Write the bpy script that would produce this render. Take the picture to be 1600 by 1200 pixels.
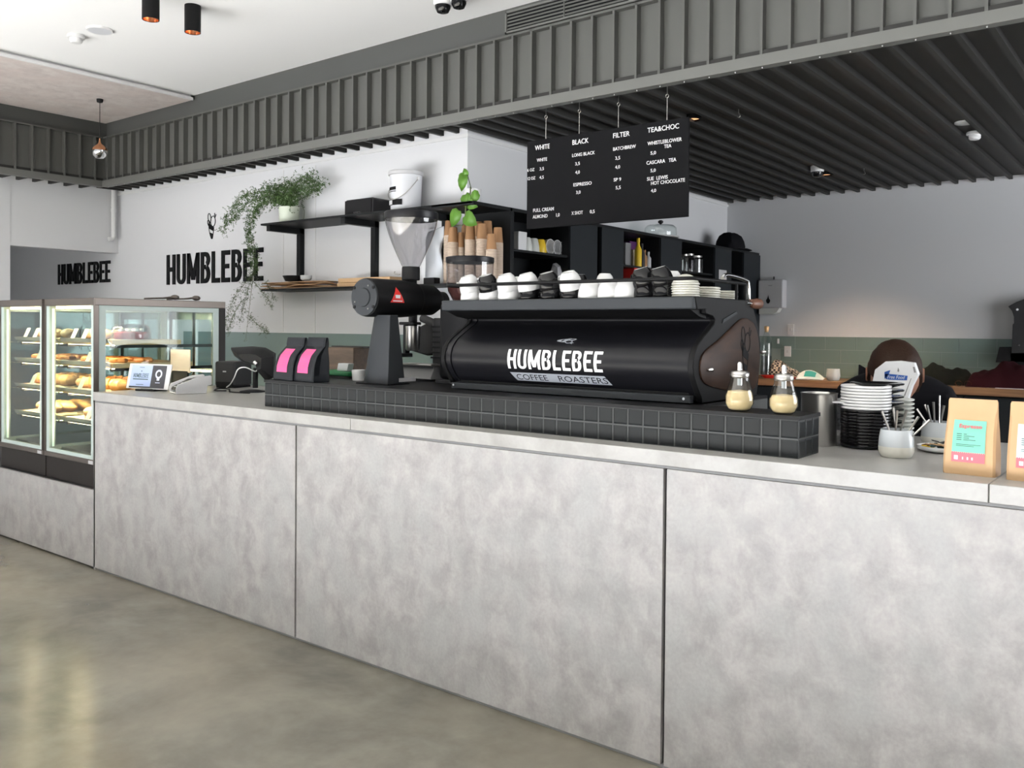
import bpy, bmesh, math, random
from mathutils import Vector, Matrix, Euler
random.seed(7)
sc = bpy.context.scene
for o in list(bpy.data.objects):
    bpy.data.objects.remove(o)
COL = sc.collection
R = math.radians
# ------------------------------------------------------------------ camera
F_PX, CX, CY = 1375.7, 800.0, 533.9
YAW, PITCH, ROLL = R(37.955), R(-0.8738), R(0.4784)
CAM = Vector((0.0, -2.584, 1.45))
fwd = Vector((-math.sin(YAW) * math.cos(PITCH), math.cos(YAW) * math.cos(PITCH), math.sin(PITCH)))
rt0 = Vector((math.cos(YAW), math.sin(YAW), 0))
up0 = rt0.cross(fwd)
rgt = math.cos(ROLL) * rt0 + math.sin(ROLL) * up0
upv = -math.sin(ROLL) * rt0 + math.cos(ROLL) * up0
cd = bpy.data.cameras.new('camera')
cam = bpy.data.objects.new('camera', cd)
COL.objects.link(cam)
cam.matrix_world = Matrix(((rgt.x, upv.x, -fwd.x, CAM.x), (rgt.y, upv.y, -fwd.y, CAM.y), (rgt.z, upv.z, -fwd.z, CAM.z), (0, 0, 0, 1)))
cd.sensor_width = 36.0
cd.lens = F_PX / 1600 * 36
cd.shift_y = (CY - 600) / 1600
cd.clip_start = 0.05
sc.camera = cam


def at(axis, val, px, py):
    d = rgt * ((px - CX) / F_PX) - upv * ((py - CY) / F_PX) + fwd
    i = 'xyz'.index(axis)
    return CAM + d * ((val - CAM[i]) / d[i])


def ppm(p):   # photo pixels per metre at a point
    return F_PX / (Vector(p) - CAM).dot(fwd)


# ------------------------------------------------------------------ world, light, exposure
w = bpy.data.worlds.new('daylight')
sc.world = w
w.use_nodes = True
w.node_tree.nodes['Background'].inputs[0].default_value = (0.93, 0.97, 1.0, 1)
w.node_tree.nodes['Background'].inputs[1].default_value = 0.5
sc.view_settings.view_transform = 'Standard'
sc.view_settings.look = 'None'
sc.view_settings.gamma = 1.0
sc.view_settings.use_curve_mapping = False
sc.view_settings.exposure = -0.08


def area(name, loc, rot, sx, sy, power, color=(1, 1, 1)):
    l = bpy.data.lights.new(name, 'AREA')
    l.shape = 'RECTANGLE'
    l.size, l.size_y, l.energy, l.color = sx, sy, power, color
    o = bpy.data.objects.new(name, l)
    COL.objects.link(o)
    o.location = loc
    o.rotation_euler = rot
    return o


# daylight through assumed, unseen glazing: shopfront behind the camera, side glazing on the left
area('assumed_shopfront_daylight', (-4.2, -6.6, 1.7), (R(90), 0, 0), 8.5, 3.2, 22, (0.95, 0.97, 1.0))
area('assumed_side_window_daylight', (-12.2, -4.0, 1.7), (R(90), 0, R(-90)), 5.0, 2.8, 30, (0.97, 0.985, 1.0))
area('assumed_right_window_fill', (3.85, 3.95, 1.45), (R(90), 0, R(90)), 4.2, 2.6, 380, (0.94, 0.965, 1.0))  # added fill light for the rear wall, at an assumed unseen window
# added sunlight: strikes the floor behind the camera to brighten the ceiling by bounce
sl = bpy.data.lights.new('added_bounce_sun', 'SUN')
sl.energy = 225
sl.angle = R(0.6)
sl.color = (0.87, 0.905, 1.0)
so_ = bpy.data.objects.new('added_bounce_sun', sl)
COL.objects.link(so_)
so_.location = (-6, -12, 8)
so_.rotation_euler = Vector((0.25, 1.0, -1.04)).to_track_quat('-Z', 'Y').to_euler()

# ------------------------------------------------------------------ materials
MATS = {}


def mat(name, col, rough=0.5, metal=0.0, spec=0.5, bump=0.0, bscale=200, trans=0, ior=1.45, emit=None, estr=0, coat=0, var=0, vscale=6, alpha=1.0):
    if name in MATS:
        return MATS[name]
    m = bpy.data.materials.new(name)
    m.use_nodes = True
    nt = m.node_tree
    b = nt.nodes['Principled BSDF']
    b.inputs['Base Color'].default_value = (*col, 1)
    b.inputs['Roughness'].default_value = rough
    b.inputs['Metallic'].default_value = metal
    b.inputs['Specular IOR Level'].default_value = spec
    b.inputs['IOR'].default_value = ior
    b.inputs['Transmission Weight'].default_value = trans
    b.inputs['Coat Weight'].default_value = coat
    b.inputs['Alpha'].default_value = alpha
    if emit:
        b.inputs['Emission Color'].default_value = (*emit, 1)
        b.inputs['Emission Strength'].default_value = estr
    if bump or var:
        tc = nt.nodes.new('ShaderNodeTexCoord')
    if bump:
        n = nt.nodes.new('ShaderNodeTexNoise')
        n.inputs['Scale'].default_value = bscale
        n.inputs['Detail'].default_value = 3
        nt.links.new(tc.outputs['Object'], n.inputs['Vector'])
        bp = nt.nodes.new('ShaderNodeBump')
        bp.inputs['Strength'].default_value = bump
        bp.inputs['Distance'].default_value = 0.002
        nt.links.new(n.outputs['Fac'], bp.inputs['Height'])
        nt.links.new(bp.outputs['Normal'], b.inputs['Normal'])
    if var:
        n2 = nt.nodes.new('ShaderNodeTexNoise')
        n2.inputs['Scale'].default_value = vscale
        n2.inputs['Detail'].default_value = 5
        nt.links.new(tc.outputs['Object'], n2.inputs['Vector'])
        r = nt.nodes.new('ShaderNodeValToRGB')
        r.color_ramp.elements[0].position = 0.3
        r.color_ramp.elements[1].position = 0.7
        r.color_ramp.elements[0].color = (*[c * (1 - var) for c in col], 1)
        r.color_ramp.elements[1].color = (*[min(1, c * (1 + var)) for c in col], 1)
        nt.links.new(n2.outputs['Fac'], r.inputs['Fac'])
        nt.links.new(r.outputs['Color'], b.inputs['Base Color'])
    MATS[name] = m
    return m


def concrete(name, ca, cb, cc, scale=(5, 5, 5), rough=0.45, fine=0.06, rvar=0.1, bump=0.03, detail=9, spec=0.5):
    m = bpy.data.materials.new(name)
    m.use_nodes = True
    nt = m.node_tree
    N = nt.nodes.new
    L = nt.links.new
    b = nt.nodes['Principled BSDF']
    tc = N('ShaderNodeTexCoord')
    mp = N('ShaderNodeMapping')
    mp.inputs['Scale'].default_value = scale
    L(tc.outputs['Object'], mp.inputs['Vector'])
    n1 = N('ShaderNodeTexNoise')
    n1.inputs['Scale'].default_value = 1.0
    n1.inputs['Detail'].default_value = detail
    n1.inputs['Roughness'].default_value = 0.62
    n1.inputs['Distortion'].default_value = 0.3
    L(mp.outputs['Vector'], n1.inputs['Vector'])
    n2 = N('ShaderNodeTexNoise')
    n2.inputs['Scale'].default_value = 0.55
    n2.inputs['Detail'].default_value = 6
    mp2 = N('ShaderNodeMapping')
    mp2.inputs['Location'].default_value = (7.3, 2.1, 5.5)
    L(mp.outputs['Vector'], mp2.inputs['Vector'])
    L(mp2.outputs['Vector'], n2.inputs['Vector'])
    r1 = N('ShaderNodeValToRGB')
    r1.color_ramp.elements[0].position = 0.36
    r1.color_ramp.elements[1].position = 0.62
    r1.color_ramp.elements[0].color = (*ca, 1)
    r1.color_ramp.elements[1].color = (*cb, 1)
    L(n1.outputs['Fac'], r1.inputs['Fac'])
    r2 = N('ShaderNodeValToRGB')
    r2.color_ramp.elements[0].position = 0.45
    r2.color_ramp.elements[1].position = 0.68
    r2.color_ramp.elements[0].color = (0, 0, 0, 1)
    r2.color_ramp.elements[1].color = (0.75, 0.75, 0.75, 1)
    L(n2.outputs['Fac'], r2.inputs['Fac'])
    mx = N('ShaderNodeMixRGB')
    mx.inputs['Color2'].default_value = (*cc, 1)
    L(r2.outputs['Color'], mx.inputs['Fac'])
    L(r1.outputs['Color'], mx.inputs['Color1'])
    n3 = N('ShaderNodeTexNoise')
    n3.inputs['Scale'].default_value = 9
    n3.inputs['Detail'].default_value = 4
    L(mp.outputs['Vector'], n3.inputs['Vector'])
    mr = N('ShaderNodeMapRange')
    mr.inputs['To Min'].default_value = 1 - fine
    mr.inputs['To Max'].default_value = 1 + fine
    L(n3.outputs['Fac'], mr.inputs['Value'])
    mul = N('ShaderNodeMixRGB')
    mul.blend_type = 'MULTIPLY'
    mul.inputs['Fac'].default_value = 1
    L(mx.outputs['Color'], mul.inputs['Color1'])
    L(mr.outputs['Result'], mul.inputs['Color2'])
    L(mul.outputs['Color'], b.inputs['Base Color'])
    rr = N('ShaderNodeMapRange')
    rr.inputs['To Min'].default_value = rough - rvar
    rr.inputs['To Max'].default_value = rough + rvar
    L(n1.outputs['Fac'], rr.inputs['Value'])
    L(rr.outputs['Result'], b.inputs['Roughness'])
    b.inputs['Specular IOR Level'].default_value = spec
    if bump:
        bp = N('ShaderNodeBump')
        bp.inputs['Strength'].default_value = bump
        bp.inputs['Distance'].default_value = 0.003
        L(n3.outputs['Fac'], bp.inputs['Height'])
        L(bp.outputs['Normal'], b.inputs['Normal'])
    MATS[name] = m
    return m


def wood(name, ca, cb, scale=(2, 30, 30), rough=0.45):
    m = bpy.data.materials.new(name)
    m.use_nodes = True
    nt = m.node_tree
    b = nt.nodes['Principled BSDF']
    tc = nt.nodes.new('ShaderNodeTexCoord')
    mp = nt.nodes.new('ShaderNodeMapping')
    mp.inputs['Scale'].default_value = scale
    nt.links.new(tc.outputs['Object'], mp.inputs['Vector'])
    n = nt.nodes.new('ShaderNodeTexNoise')
    n.inputs['Scale'].default_value = 1
    n.inputs['Detail'].default_value = 6
    n.inputs['Distortion'].default_value = 0.8
    nt.links.new(mp.outputs['Vector'], n.inputs['Vector'])
    r = nt.nodes.new('ShaderNodeValToRGB')
    r.color_ramp.elements[0].position = 0.3
    r.color_ramp.elements[1].position = 0.7
    r.color_ramp.elements[0].color = (*ca, 1)
    r.color_ramp.elements[1].color = (*cb, 1)
    nt.links.new(n.outputs['Fac'], r.inputs['Fac'])
    nt.links.new(r.outputs['Color'], b.inputs['Base Color'])
    b.inputs['Roughness'].default_value = rough
    b.inputs['Specular IOR Level'].default_value = 0.25
    MATS[name] = m
    return m


def glass(name, tint=(1, 1, 1), mix=0.93, rough=0.03):
    # thin architectural glass: mostly clear with a fresnel reflection
    m = bpy.data.materials.new(name)
    m.use_nodes = True
    nt = m.node_tree
    nt.nodes.remove(nt.nodes['Principled BSDF'])
    out = nt.nodes['Material Output']
    t = nt.nodes.new('ShaderNodeBsdfTransparent')
    t.inputs[0].default_value = (*tint, 1)
    g = nt.nodes.new('ShaderNodeBsdfGlossy')
    g.inputs['Roughness'].default_value = rough
    lw_ = nt.nodes.new('ShaderNodeLayerWeight')
    lw_.inputs['Blend'].default_value = 0.5
    fr = nt.nodes.new('ShaderNodeMath')      # Schlick reflectance, same from both sides of the pane
    fr.operation = 'POWER'
    fr.inputs[1].default_value = 5.0
    nt.links.new(lw_.outputs['Facing'], fr.inputs[0])
    mx = nt.nodes.new('ShaderNodeMixShader')
    ad = nt.nodes.new('ShaderNodeMath')
    ad.operation = 'MULTIPLY_ADD'
    ad.inputs[1].default_value = 1.0
    ad.inputs[2].default_value = (1 - mix) * 0.5
    nt.links.new(fr.outputs[0], ad.inputs[0])
    nt.links.new(ad.outputs[0], mx.inputs[0])
    nt.links.new(t.outputs[0], mx.inputs[1])
    nt.links.new(g.outputs[0], mx.inputs[2])
    nt.links.new(mx.outputs[0], out.inputs['Surface'])
    MATS[name] = m
    return m


concrete('floor_concrete', (0.108, 0.101, 0.083), (0.185, 0.174, 0.142), (0.225, 0.20, 0.155), scale=(1.7, 1.7, 1.7), rough=0.2, fine=0.10, rvar=0.06, bump=0.02)
concrete('panel_laminate', (0.245, 0.234, 0.231), (0.358, 0.343, 0.335), (0.305, 0.305, 0.299), scale=(10, 10, 8.5), rough=0.42, fine=0.14, detail=12)
concrete('worktop_concrete', (0.27, 0.263, 0.25), (0.35, 0.342, 0.327), (0.31, 0.307, 0.296), scale=(7, 7, 7), rough=0.35, fine=0.05)
concrete('raft_panel', (0.50, 0.44, 0.42), (0.62, 0.57, 0.54), (0.58, 0.50, 0.47), scale=(9, 9, 9), rough=0.6, fine=0.08)
wood('bench_wood', (0.20, 0.105, 0.055), (0.30, 0.17, 0.09))
wood('walnut', (0.016, 0.0075, 0.0045), (0.045, 0.021, 0.012), scale=(20, 5, 22), rough=0.5)
wood('box_wood', (0.055, 0.036, 0.024), (0.10, 0.066, 0.043), scale=(4, 30, 30))
wood('pale_wood', (0.55, 0.38, 0.21), (0.68, 0.50, 0.30), scale=(25, 3, 25))
wood('beech', (0.72, 0.58, 0.40), (0.82, 0.70, 0.52), scale=(3, 20, 20))
mat('white_wall', (0.60, 0.605, 0.62), 0.65, bump=0.05, bscale=150)
mat('ceiling_white', (0.82, 0.82, 0.82), 0.8)
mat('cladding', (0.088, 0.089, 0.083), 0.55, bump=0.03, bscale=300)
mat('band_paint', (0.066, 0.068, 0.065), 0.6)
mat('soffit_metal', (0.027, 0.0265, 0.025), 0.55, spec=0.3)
mat('flashing', (0.125, 0.127, 0.118), 0.45)
mat('splash_green', (0.16, 0.215, 0.215), 0.3)
mat('tile_green', (0.18, 0.245, 0.23), 0.14, coat=0.3)
mat('grout_green', (0.23, 0.29, 0.275), 0.7)
mat('tile_black', (0.0105, 0.0125, 0.014), 0.32, spec=0.3, bump=0.06, bscale=60)
mat('grout_grey', (0.055, 0.058, 0.058), 0.6)
mat('board_black', (0.008, 0.008, 0.009), 0.7, spec=0.1)
mat('hob_black', (0.012, 0.012, 0.013), 0.4, spec=0.25)
mat('black_joinery', (0.008, 0.009, 0.010), 0.5, spec=0.22)
mat('black_panel', (0.014, 0.017, 0.020), 0.5, spec=0.25)
mat('black_metal', (0.0055, 0.0055, 0.006), 0.5, spec=0.18)
mat('black_satin', (0.007, 0.007, 0.009), 0.33, spec=0.3)
mat('black_plastic', (0.010, 0.010, 0.011), 0.45, spec=0.2)
mat('dark_grey', (0.032, 0.032, 0.034), 0.5, spec=0.25)
mat('mid_grey', (0.20, 0.20, 0.205), 0.5)
mat('charcoal_plate', (0.030, 0.033, 0.037), 0.5, spec=0.25)
mat('letter_black', (0.007, 0.007, 0.008), 0.6, spec=0.15)
mat('letter_white', (0.85, 0.85, 0.86), 0.5)
mat('silver_print', (0.62, 0.64, 0.68), 0.35, metal=0.4)
mat('grey_print', (0.32, 0.34, 0.38), 0.4)
mat('chrome', (0.75, 0.75, 0.75), 0.12, metal=1)
mat('steel', (0.46, 0.45, 0.435), 0.28, metal=1)
mat('bronze_steel', (0.145, 0.125, 0.112), 0.36, metal=0.8)
mat('case_black', (0.014, 0.011, 0.010), 0.4, spec=0.25)
mat('copper', (0.72, 0.36, 0.20), 0.22, metal=1)
mat('white_ceramic', (0.60, 0.60, 0.60), 0.15)
mat('cream_ceramic', (0.57, 0.56, 0.50), 0.3)
mat('grey_ceramic', (0.47, 0.50, 0.52), 0.2)
mat('stone_ceramic', (0.55, 0.56, 0.53), 0.4)
mat('black_ceramic', (0.006, 0.006, 0.007), 0.07, spec=0.4)
mat('white_plastic', (0.66, 0.66, 0.66), 0.4)
mat('grey_plastic', (0.45, 0.45, 0.46), 0.4)
mat('light_trim', (0.38, 0.45, 0.43), 0.4)
mat('kraft', (0.50, 0.325, 0.175), 0.6, var=0.05, vscale=9)
mat('kraft_dark', (0.38, 0.235, 0.13), 0.7, var=0.15, vscale=14)
mat('cup_kraft', (0.33, 0.175, 0.080), 0.65)
mat('cup_rim', (0.52, 0.415, 0.33), 0.6)
mat('mint', (0.17, 0.50, 0.375), 0.5)
mat('ice_label', (0.50, 0.60, 0.63), 0.5)
mat('coral', (0.66, 0.13, 0.16), 0.5)
mat('pink', (0.74, 0.085, 0.25), 0.5)
mat('ink', (0.05, 0.09, 0.09), 0.6)
mat('blue_ink', (0.02, 0.09, 0.36), 0.5)
mat('foil_black', (0.014, 0.016, 0.020), 0.45, spec=0.25, bump=0.2, bscale=25)
mat('paper_white', (0.66, 0.67, 0.69), 0.5)
mat('foil_silver', (0.40, 0.42, 0.45), 0.38, metal=0.6, bump=0.5, bscale=18)
mat('card', (0.80, 0.74, 0.55), 0.6)
mat('leaf', (0.060, 0.115, 0.032), 0.5)
mat('leaf_grey', (0.10, 0.13, 0.075), 0.6)
mat('leaf_bright', (0.10, 0.235, 0.03), 0.45)
mat('stem', (0.10, 0.12, 0.05), 0.6)
mat('pot_green', (0.55, 0.60, 0.50), 0.5, bump=0.5, bscale=45)
mat('pail_white', (0.58, 0.59, 0.62), 0.4)
mat('sugar', (0.58, 0.43, 0.235), 0.85, bump=0.4, bscale=400)
mat('beans', (0.10, 0.035, 0.03), 0.5, bump=1.0, bscale=60)
mat('warm_glow', (1, 0.55, 0.3), 0.5, emit=(1.0, 0.50, 0.24), estr=1.6)
mat('lamp_warm', (1, 0.8, 0.5), 0.5, emit=(1.0, 0.78, 0.45), estr=14)
mat('strip_warm', (1, 0.85, 0.55), 0.5, emit=(1.0, 0.76, 0.42), estr=14)
mat('bread', (0.55, 0.27, 0.09), 0.55, var=0.45, vscale=14)
mat('bread_dark', (0.42, 0.17, 0.05), 0.5, var=0.4, vscale=18)
mat('bun', (0.62, 0.42, 0.25), 0.6, var=0.15, vscale=9)
mat('pie_red', (0.26, 0.03, 0.035), 0.5, var=0.5, vscale=60)
mat('skin', (0.30, 0.145, 0.095), 0.5)
mat('hair', (0.028, 0.014, 0.009), 0.6, spec=0.15, bump=0.8, bscale=120)
mat('shirt_black', (0.008, 0.008, 0.010), 0.9, spec=0.1)
mat('maroon', (0.026, 0.006, 0.009), 0.9, spec=0.1, bump=0.5, bscale=30)
mat('dark_green_cloth', (0.011, 0.013, 0.011), 0.9, spec=0.1, bump=0.5, bscale=30)
mat('teal', (0.02, 0.28, 0.27), 0.5)
mat('green_plastic', (0.01, 0.16, 0.05), 0.4)
mat('red', (0.62, 0.03, 0.025), 0.4)
mat('yellow', (0.75, 0.50, 0.03), 0.4)
mat('purple', (0.10, 0.03, 0.12), 0.5)
mat('cork', (0.60, 0.40, 0.22), 0.8)
mat('screen_pale', (0.30, 0.36, 0.52), 0.3, emit=(0.45, 0.55, 0.85), estr=0.30)
mat('screen_dark', (0.05, 0.05, 0.055), 0.25, emit=(0.10, 0.10, 0.12), estr=0.2)
mat('lcd_white', (0.6, 0.65, 0.8), 0.3, emit=(0.75, 0.80, 0.95), estr=0.3)
mat('handle_wood', (0.13, 0.058, 0.036), 0.45)
glass('glass_clear', (0.93, 0.965, 0.955), 0.86)
glass('glass_case', (0.88, 0.94, 0.93), 0.955)
glass('glass_smoke', (0.74, 0.73, 0.745), 0.80, 0.06)
mat('led_cool', (0.9, 1, 0.9), 0.5, emit=(0.85, 1.0, 0.80), estr=0.30)


# ------------------------------------------------------------------ mesh helpers
class MB:
    def __init__(s):
        s.v = []
        s.f = []

    def add(s, vs, fs):
        o = len(s.v)
        s.v += [tuple(p) for p in vs]
        s.f += [tuple(i + o for i in f) for f in fs]
        return s

    def box(s, x0, x1, y0, y1, z0, z1):
        x0, x1 = min(x0, x1), max(x0, x1)
        y0, y1 = min(y0, y1), max(y0, y1)
        z0, z1 = min(z0, z1), max(z0, z1)
        vs = [(x0, y0, z0), (x1, y0, z0), (x1, y1, z0), (x0, y1, z0), (x0, y0, z1), (x1, y0, z1), (x1, y1, z1), (x0, y1, z1)]
        return s.add(vs, [(0, 3, 2, 1), (4, 5, 6, 7), (0, 1, 5, 4), (1, 2, 6, 5), (2, 3, 7, 6), (3, 0, 4, 7)])

    def loft(s, rings, cap0=True, cap1=True, closed=True):
        n = len(rings[0])
        vs = [p for r in rings for p in r]
        fs = []
        for i in range(len(rings) - 1):
            for j in range(n if closed else n - 1):
                a, b = i * n + j, i * n + (j + 1) % n
                fs.append((a, b, b + n, a + n))
        if cap0:
            fs.append(tuple(reversed(range(n))))
        if cap1:
            fs.append(tuple(range((len(rings) - 1) * n, len(rings) * n)))
        return s.add(vs, fs)

    def lathe(s, prof, seg=24, c=(0, 0, 0), cap0=True, cap1=True, axis='z', sx=1, sy=1, flute=0, fn=0):
        rings = []
        for r, h in prof:
            ring = []
            for k in range(seg):
                a = 2 * math.pi * k / seg
                q = r * (1 + flute * math.cos(fn * a)) if fn else r
                u, v = q * math.cos(a) * sx, q * math.sin(a) * sy
                p = (u, v, h) if axis == 'z' else ((h, u, v) if axis == 'x' else (v, h, u))
                ring.append((c[0] + p[0], c[1] + p[1], c[2] + p[2]))
            rings.append(ring)
        return s.loft(rings, cap0, cap1)

    def cyl(s, c, r, h, seg=20, axis='z'):
        return s.lathe([(r, 0), (r, h)], seg, c, axis=axis)

    def prism(s, poly, axis, a, b):
        def mk(p, d):
            u, v = p
            return (u, v, d) if axis == 'z' else ((d, u, v) if axis == 'x' else (u, d, v))
        n = len(poly)
        vs = [mk(p, a) for p in poly] + [mk(p, b) for p in poly]
        fs = [tuple(reversed(range(n))), tuple(range(n, 2 * n))] + [(i, (i + 1) % n, (i + 1) % n + n, i + n) for i in range(n)]
        return s.add(vs, fs)

    def tube(s, pts, r, seg=8, cap=True, r1=None):
        pts = [Vector(p) for p in pts]
        rings = []
        prev = None
        for i, p in enumerate(pts):
            t = (pts[min(i + 1, len(pts) - 1)] - pts[max(i - 1, 0)])
            t = t.normalized() if t.length > 1e-9 else Vector((0, 0, 1))
            if prev is None:
                a = Vector((0, 0, 1)) if abs(t.z) < 0.9 else Vector((1, 0, 0))
                n = t.cross(a).normalized()
            else:
                n = (prev - t * prev.dot(t))
                n = n.normalized() if n.length > 1e-6 else t.cross(Vector((0, 1, 0.3))).normalized()
            prev = n
            bn = t.cross(n)
            rr = r if r1 is None else r + (r1 - r) * i / max(1, len(pts) - 1)
            rings.append([tuple(p + n * (rr * math.cos(2 * math.pi * k / seg)) + bn * (rr * math.sin(2 * math.pi * k / seg))) for k in range(seg)])
        return s.loft(rings, cap, cap)

    def quad(s, *p):
        return s.add(p, [tuple(range(len(p)))])

    def grid(s, fn, nu, nv):
        vs = [fn(i / nu, j / nv) for j in range(nv + 1) for i in range(nu + 1)]
        fs = [(j * (nu + 1) + i, j * (nu + 1) + i + 1, (j + 1) * (nu + 1) + i + 1, (j + 1) * (nu + 1) + i) for j in range(nv) for i in range(nu)]
        return s.add(vs, fs)

    def ball(s, c, rx, ry=None, rz=None, seg=14, rings=8, half=False):
        ry = ry or rx
        rz = rz or rx
        rr = []
        lo = 0 if half else -90
        for i in range(rings + 1):
            a = R(lo + (90 - lo) * i / rings)
            rad = max(math.cos(a), 1e-3)
            rr.append([(c[0] + rx * rad * math.cos(2 * math.pi * k / seg), c[1] + ry * rad * math.sin(2 * math.pi * k / seg), c[2] + rz * math.sin(a)) for k in range(seg)])
        return s.loft(rr)

    def xf(s, M, start=0):
        for i in range(start, len(s.v)):
            s.v[i] = tuple(M @ Vector(s.v[i]))
        return s

    def mesh(s, name, mt, smooth=False):
        me = bpy.data.meshes.new(name)
        me.from_pydata(s.v, [], s.f)
        bm = bmesh.new()
        bm.from_mesh(me)
        bmesh.ops.recalc_face_normals(bm, faces=bm.faces)
        bm.to_mesh(me)
        bm.free()
        me.materials.append(MATS[mt] if isinstance(mt, str) else mt)
        if smooth:
            for p in me.polygons:
                p.use_smooth = True
            me.set_sharp_from_angle(angle=R(38))
        return me

    def build(s, name, mt, parent=None, smooth=False, bevel=0, seg=2):
        me = s.mesh(name, mt, smooth or bevel > 0)
        return obj(name, me, parent, bevel, seg)


def obj(name, me, parent=None, bevel=0, seg=2, loc=None):
    o = bpy.data.objects.new(name, me)
    COL.objects.link(o)
    if parent:
        o.parent = parent
    if loc:
        o.location = loc
    if bevel:
        b = o.modifiers.new('bevel', 'BEVEL')
        b.width = bevel
        b.segments = seg
        b.limit_method = 'ANGLE'
        b.angle_limit = R(40)
    return o


def tag(o, label, cat, group=None):
    o['label'] = label
    o['category'] = cat
    if group:
        o['group'] = group
    return o


def thing(name, label, cat, loc=(0, 0, 0), rz=0, group=None):
    o = bpy.data.objects.new(name, None)
    o.empty_display_size = 0.05
    COL.objects.link(o)
    o.location = loc
    o.rotation_euler = (0, 0, rz)
    return tag(o, label, cat, group)


def struct(o):
    o['kind'] = 'structure'
    return o


def dup(src, loc, label, rz=0, rx=0, ry=0, group=None, scale=1.0):
    c = src.copy()
    COL.objects.link(c)
    c.location = loc
    c.rotation_euler = (rx, ry, rz)
    c.scale = (scale, scale, scale)
    c['label'] = label
    if group:
        c['group'] = group
    for ch in [q for q in bpy.data.objects if q.parent == src]:
        d = ch.copy()
        COL.objects.link(d)
        d.parent = c
        for g in [q for q in bpy.data.objects if q.parent == ch]:
            e = g.copy()
            COL.objects.link(e)
            e.parent = d
    return c


def text(s, size, mt, parent, loc, rot=(R(90), 0, 0), sx=1.0, ext=0.0008, bold=0.0, align='LEFT', name='lettering', shear=0):
    cu = bpy.data.curves.new('t', 'FONT')
    cu.body = s
    cu.size = size
    cu.extrude = ext
    cu.offset = bold * size
    cu.align_x = align
    cu.shear = shear
    cu.resolution_u = 3
    o = bpy.data.objects.new('t', cu)
    me = bpy.data.meshes.new_from_object(o)
    bpy.data.objects.remove(o)
    bpy.data.curves.remove(cu)
    me.name = name
    me.materials.clear()
    me.materials.append(MATS[mt])
    for v in me.vertices:
        v.co.x *= sx
    q = obj(name, me, parent)
    q.location = loc
    q.rotation_euler = rot
    return q


# condensed display letters, height 1, as lists of convex polygons
def _arc(cx, cy, rx, ry, t, a0, a1, n=7):
    out = []
    for i in range(n):
        a, b = R(a0 + (a1 - a0) * i / n), R(a0 + (a1 - a0) * (i + 1) / n)
        o = lambda q, k: (cx + (rx - k) * math.cos(q), cy + (ry - k) * math.sin(q))
        out.append([o(a, 0), o(b, 0), o(b, t), o(a, t)])
    return out


def glyph(c):
    t = 0.13
    bx = lambda x0, x1, y0, y1: [(x0, y0), (x1, y0), (x1, y1), (x0, y1)]
    if c == 'H':
        return 0.44, [bx(0, t, 0, 1), bx(0.44 - t, 0.44, 0, 1), bx(t, 0.44 - t, 0.43, 0.58)]
    if c == 'U':
        return 0.44, [bx(0, t, 0.22, 1), bx(0.44 - t, 0.44, 0.22, 1)] + _arc(0.22, 0.22, 0.22, 0.22, t, 180, 360, 10)
    if c == 'M':
        return 0.60, [bx(0, t, 0, 1), bx(0.60 - t, 0.60, 0, 1), [(0, 1), (0.225, 0.12), (0.30, 0.40), (t, 1)], [(0.60, 1), (0.60 - t, 1), (0.30, 0.40), (0.375, 0.12)], [(0.225, 0.12), (0.375, 0.12), (0.30, 0.40)]]
    if c == 'B':
        return 0.44, [bx(0, t, 0, 1), bx(t, 0.22, 0.86, 1), bx(t, 0.22, 0.45, 0.59), bx(t, 0.22, 0, 0.14)] + _arc(0.22, 0.76, 0.21, 0.24, 0.14, -62, 90) + _arc(0.22, 0.295, 0.22, 0.295, 0.145, -90, 66)
    if c == 'L':
        return 0.37, [bx(0, t, 0, 1), bx(t, 0.37, 0, 0.15)]
    if c == 'E':
        return 0.38, [bx(0, t, 0, 1), bx(t, 0.38, 0, 0.145), bx(t, 0.38, 0.855, 1), bx(t, 0.34, 0.435, 0.575)]


def word(s, gap=0.095):
    x = 0
    out = []
    for c in s:
        wd, ps = glyph(c)
        out.append([[(px + x, py) for px, py in p] for p in ps])
        x += wd + gap
    return x - gap, out


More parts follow.
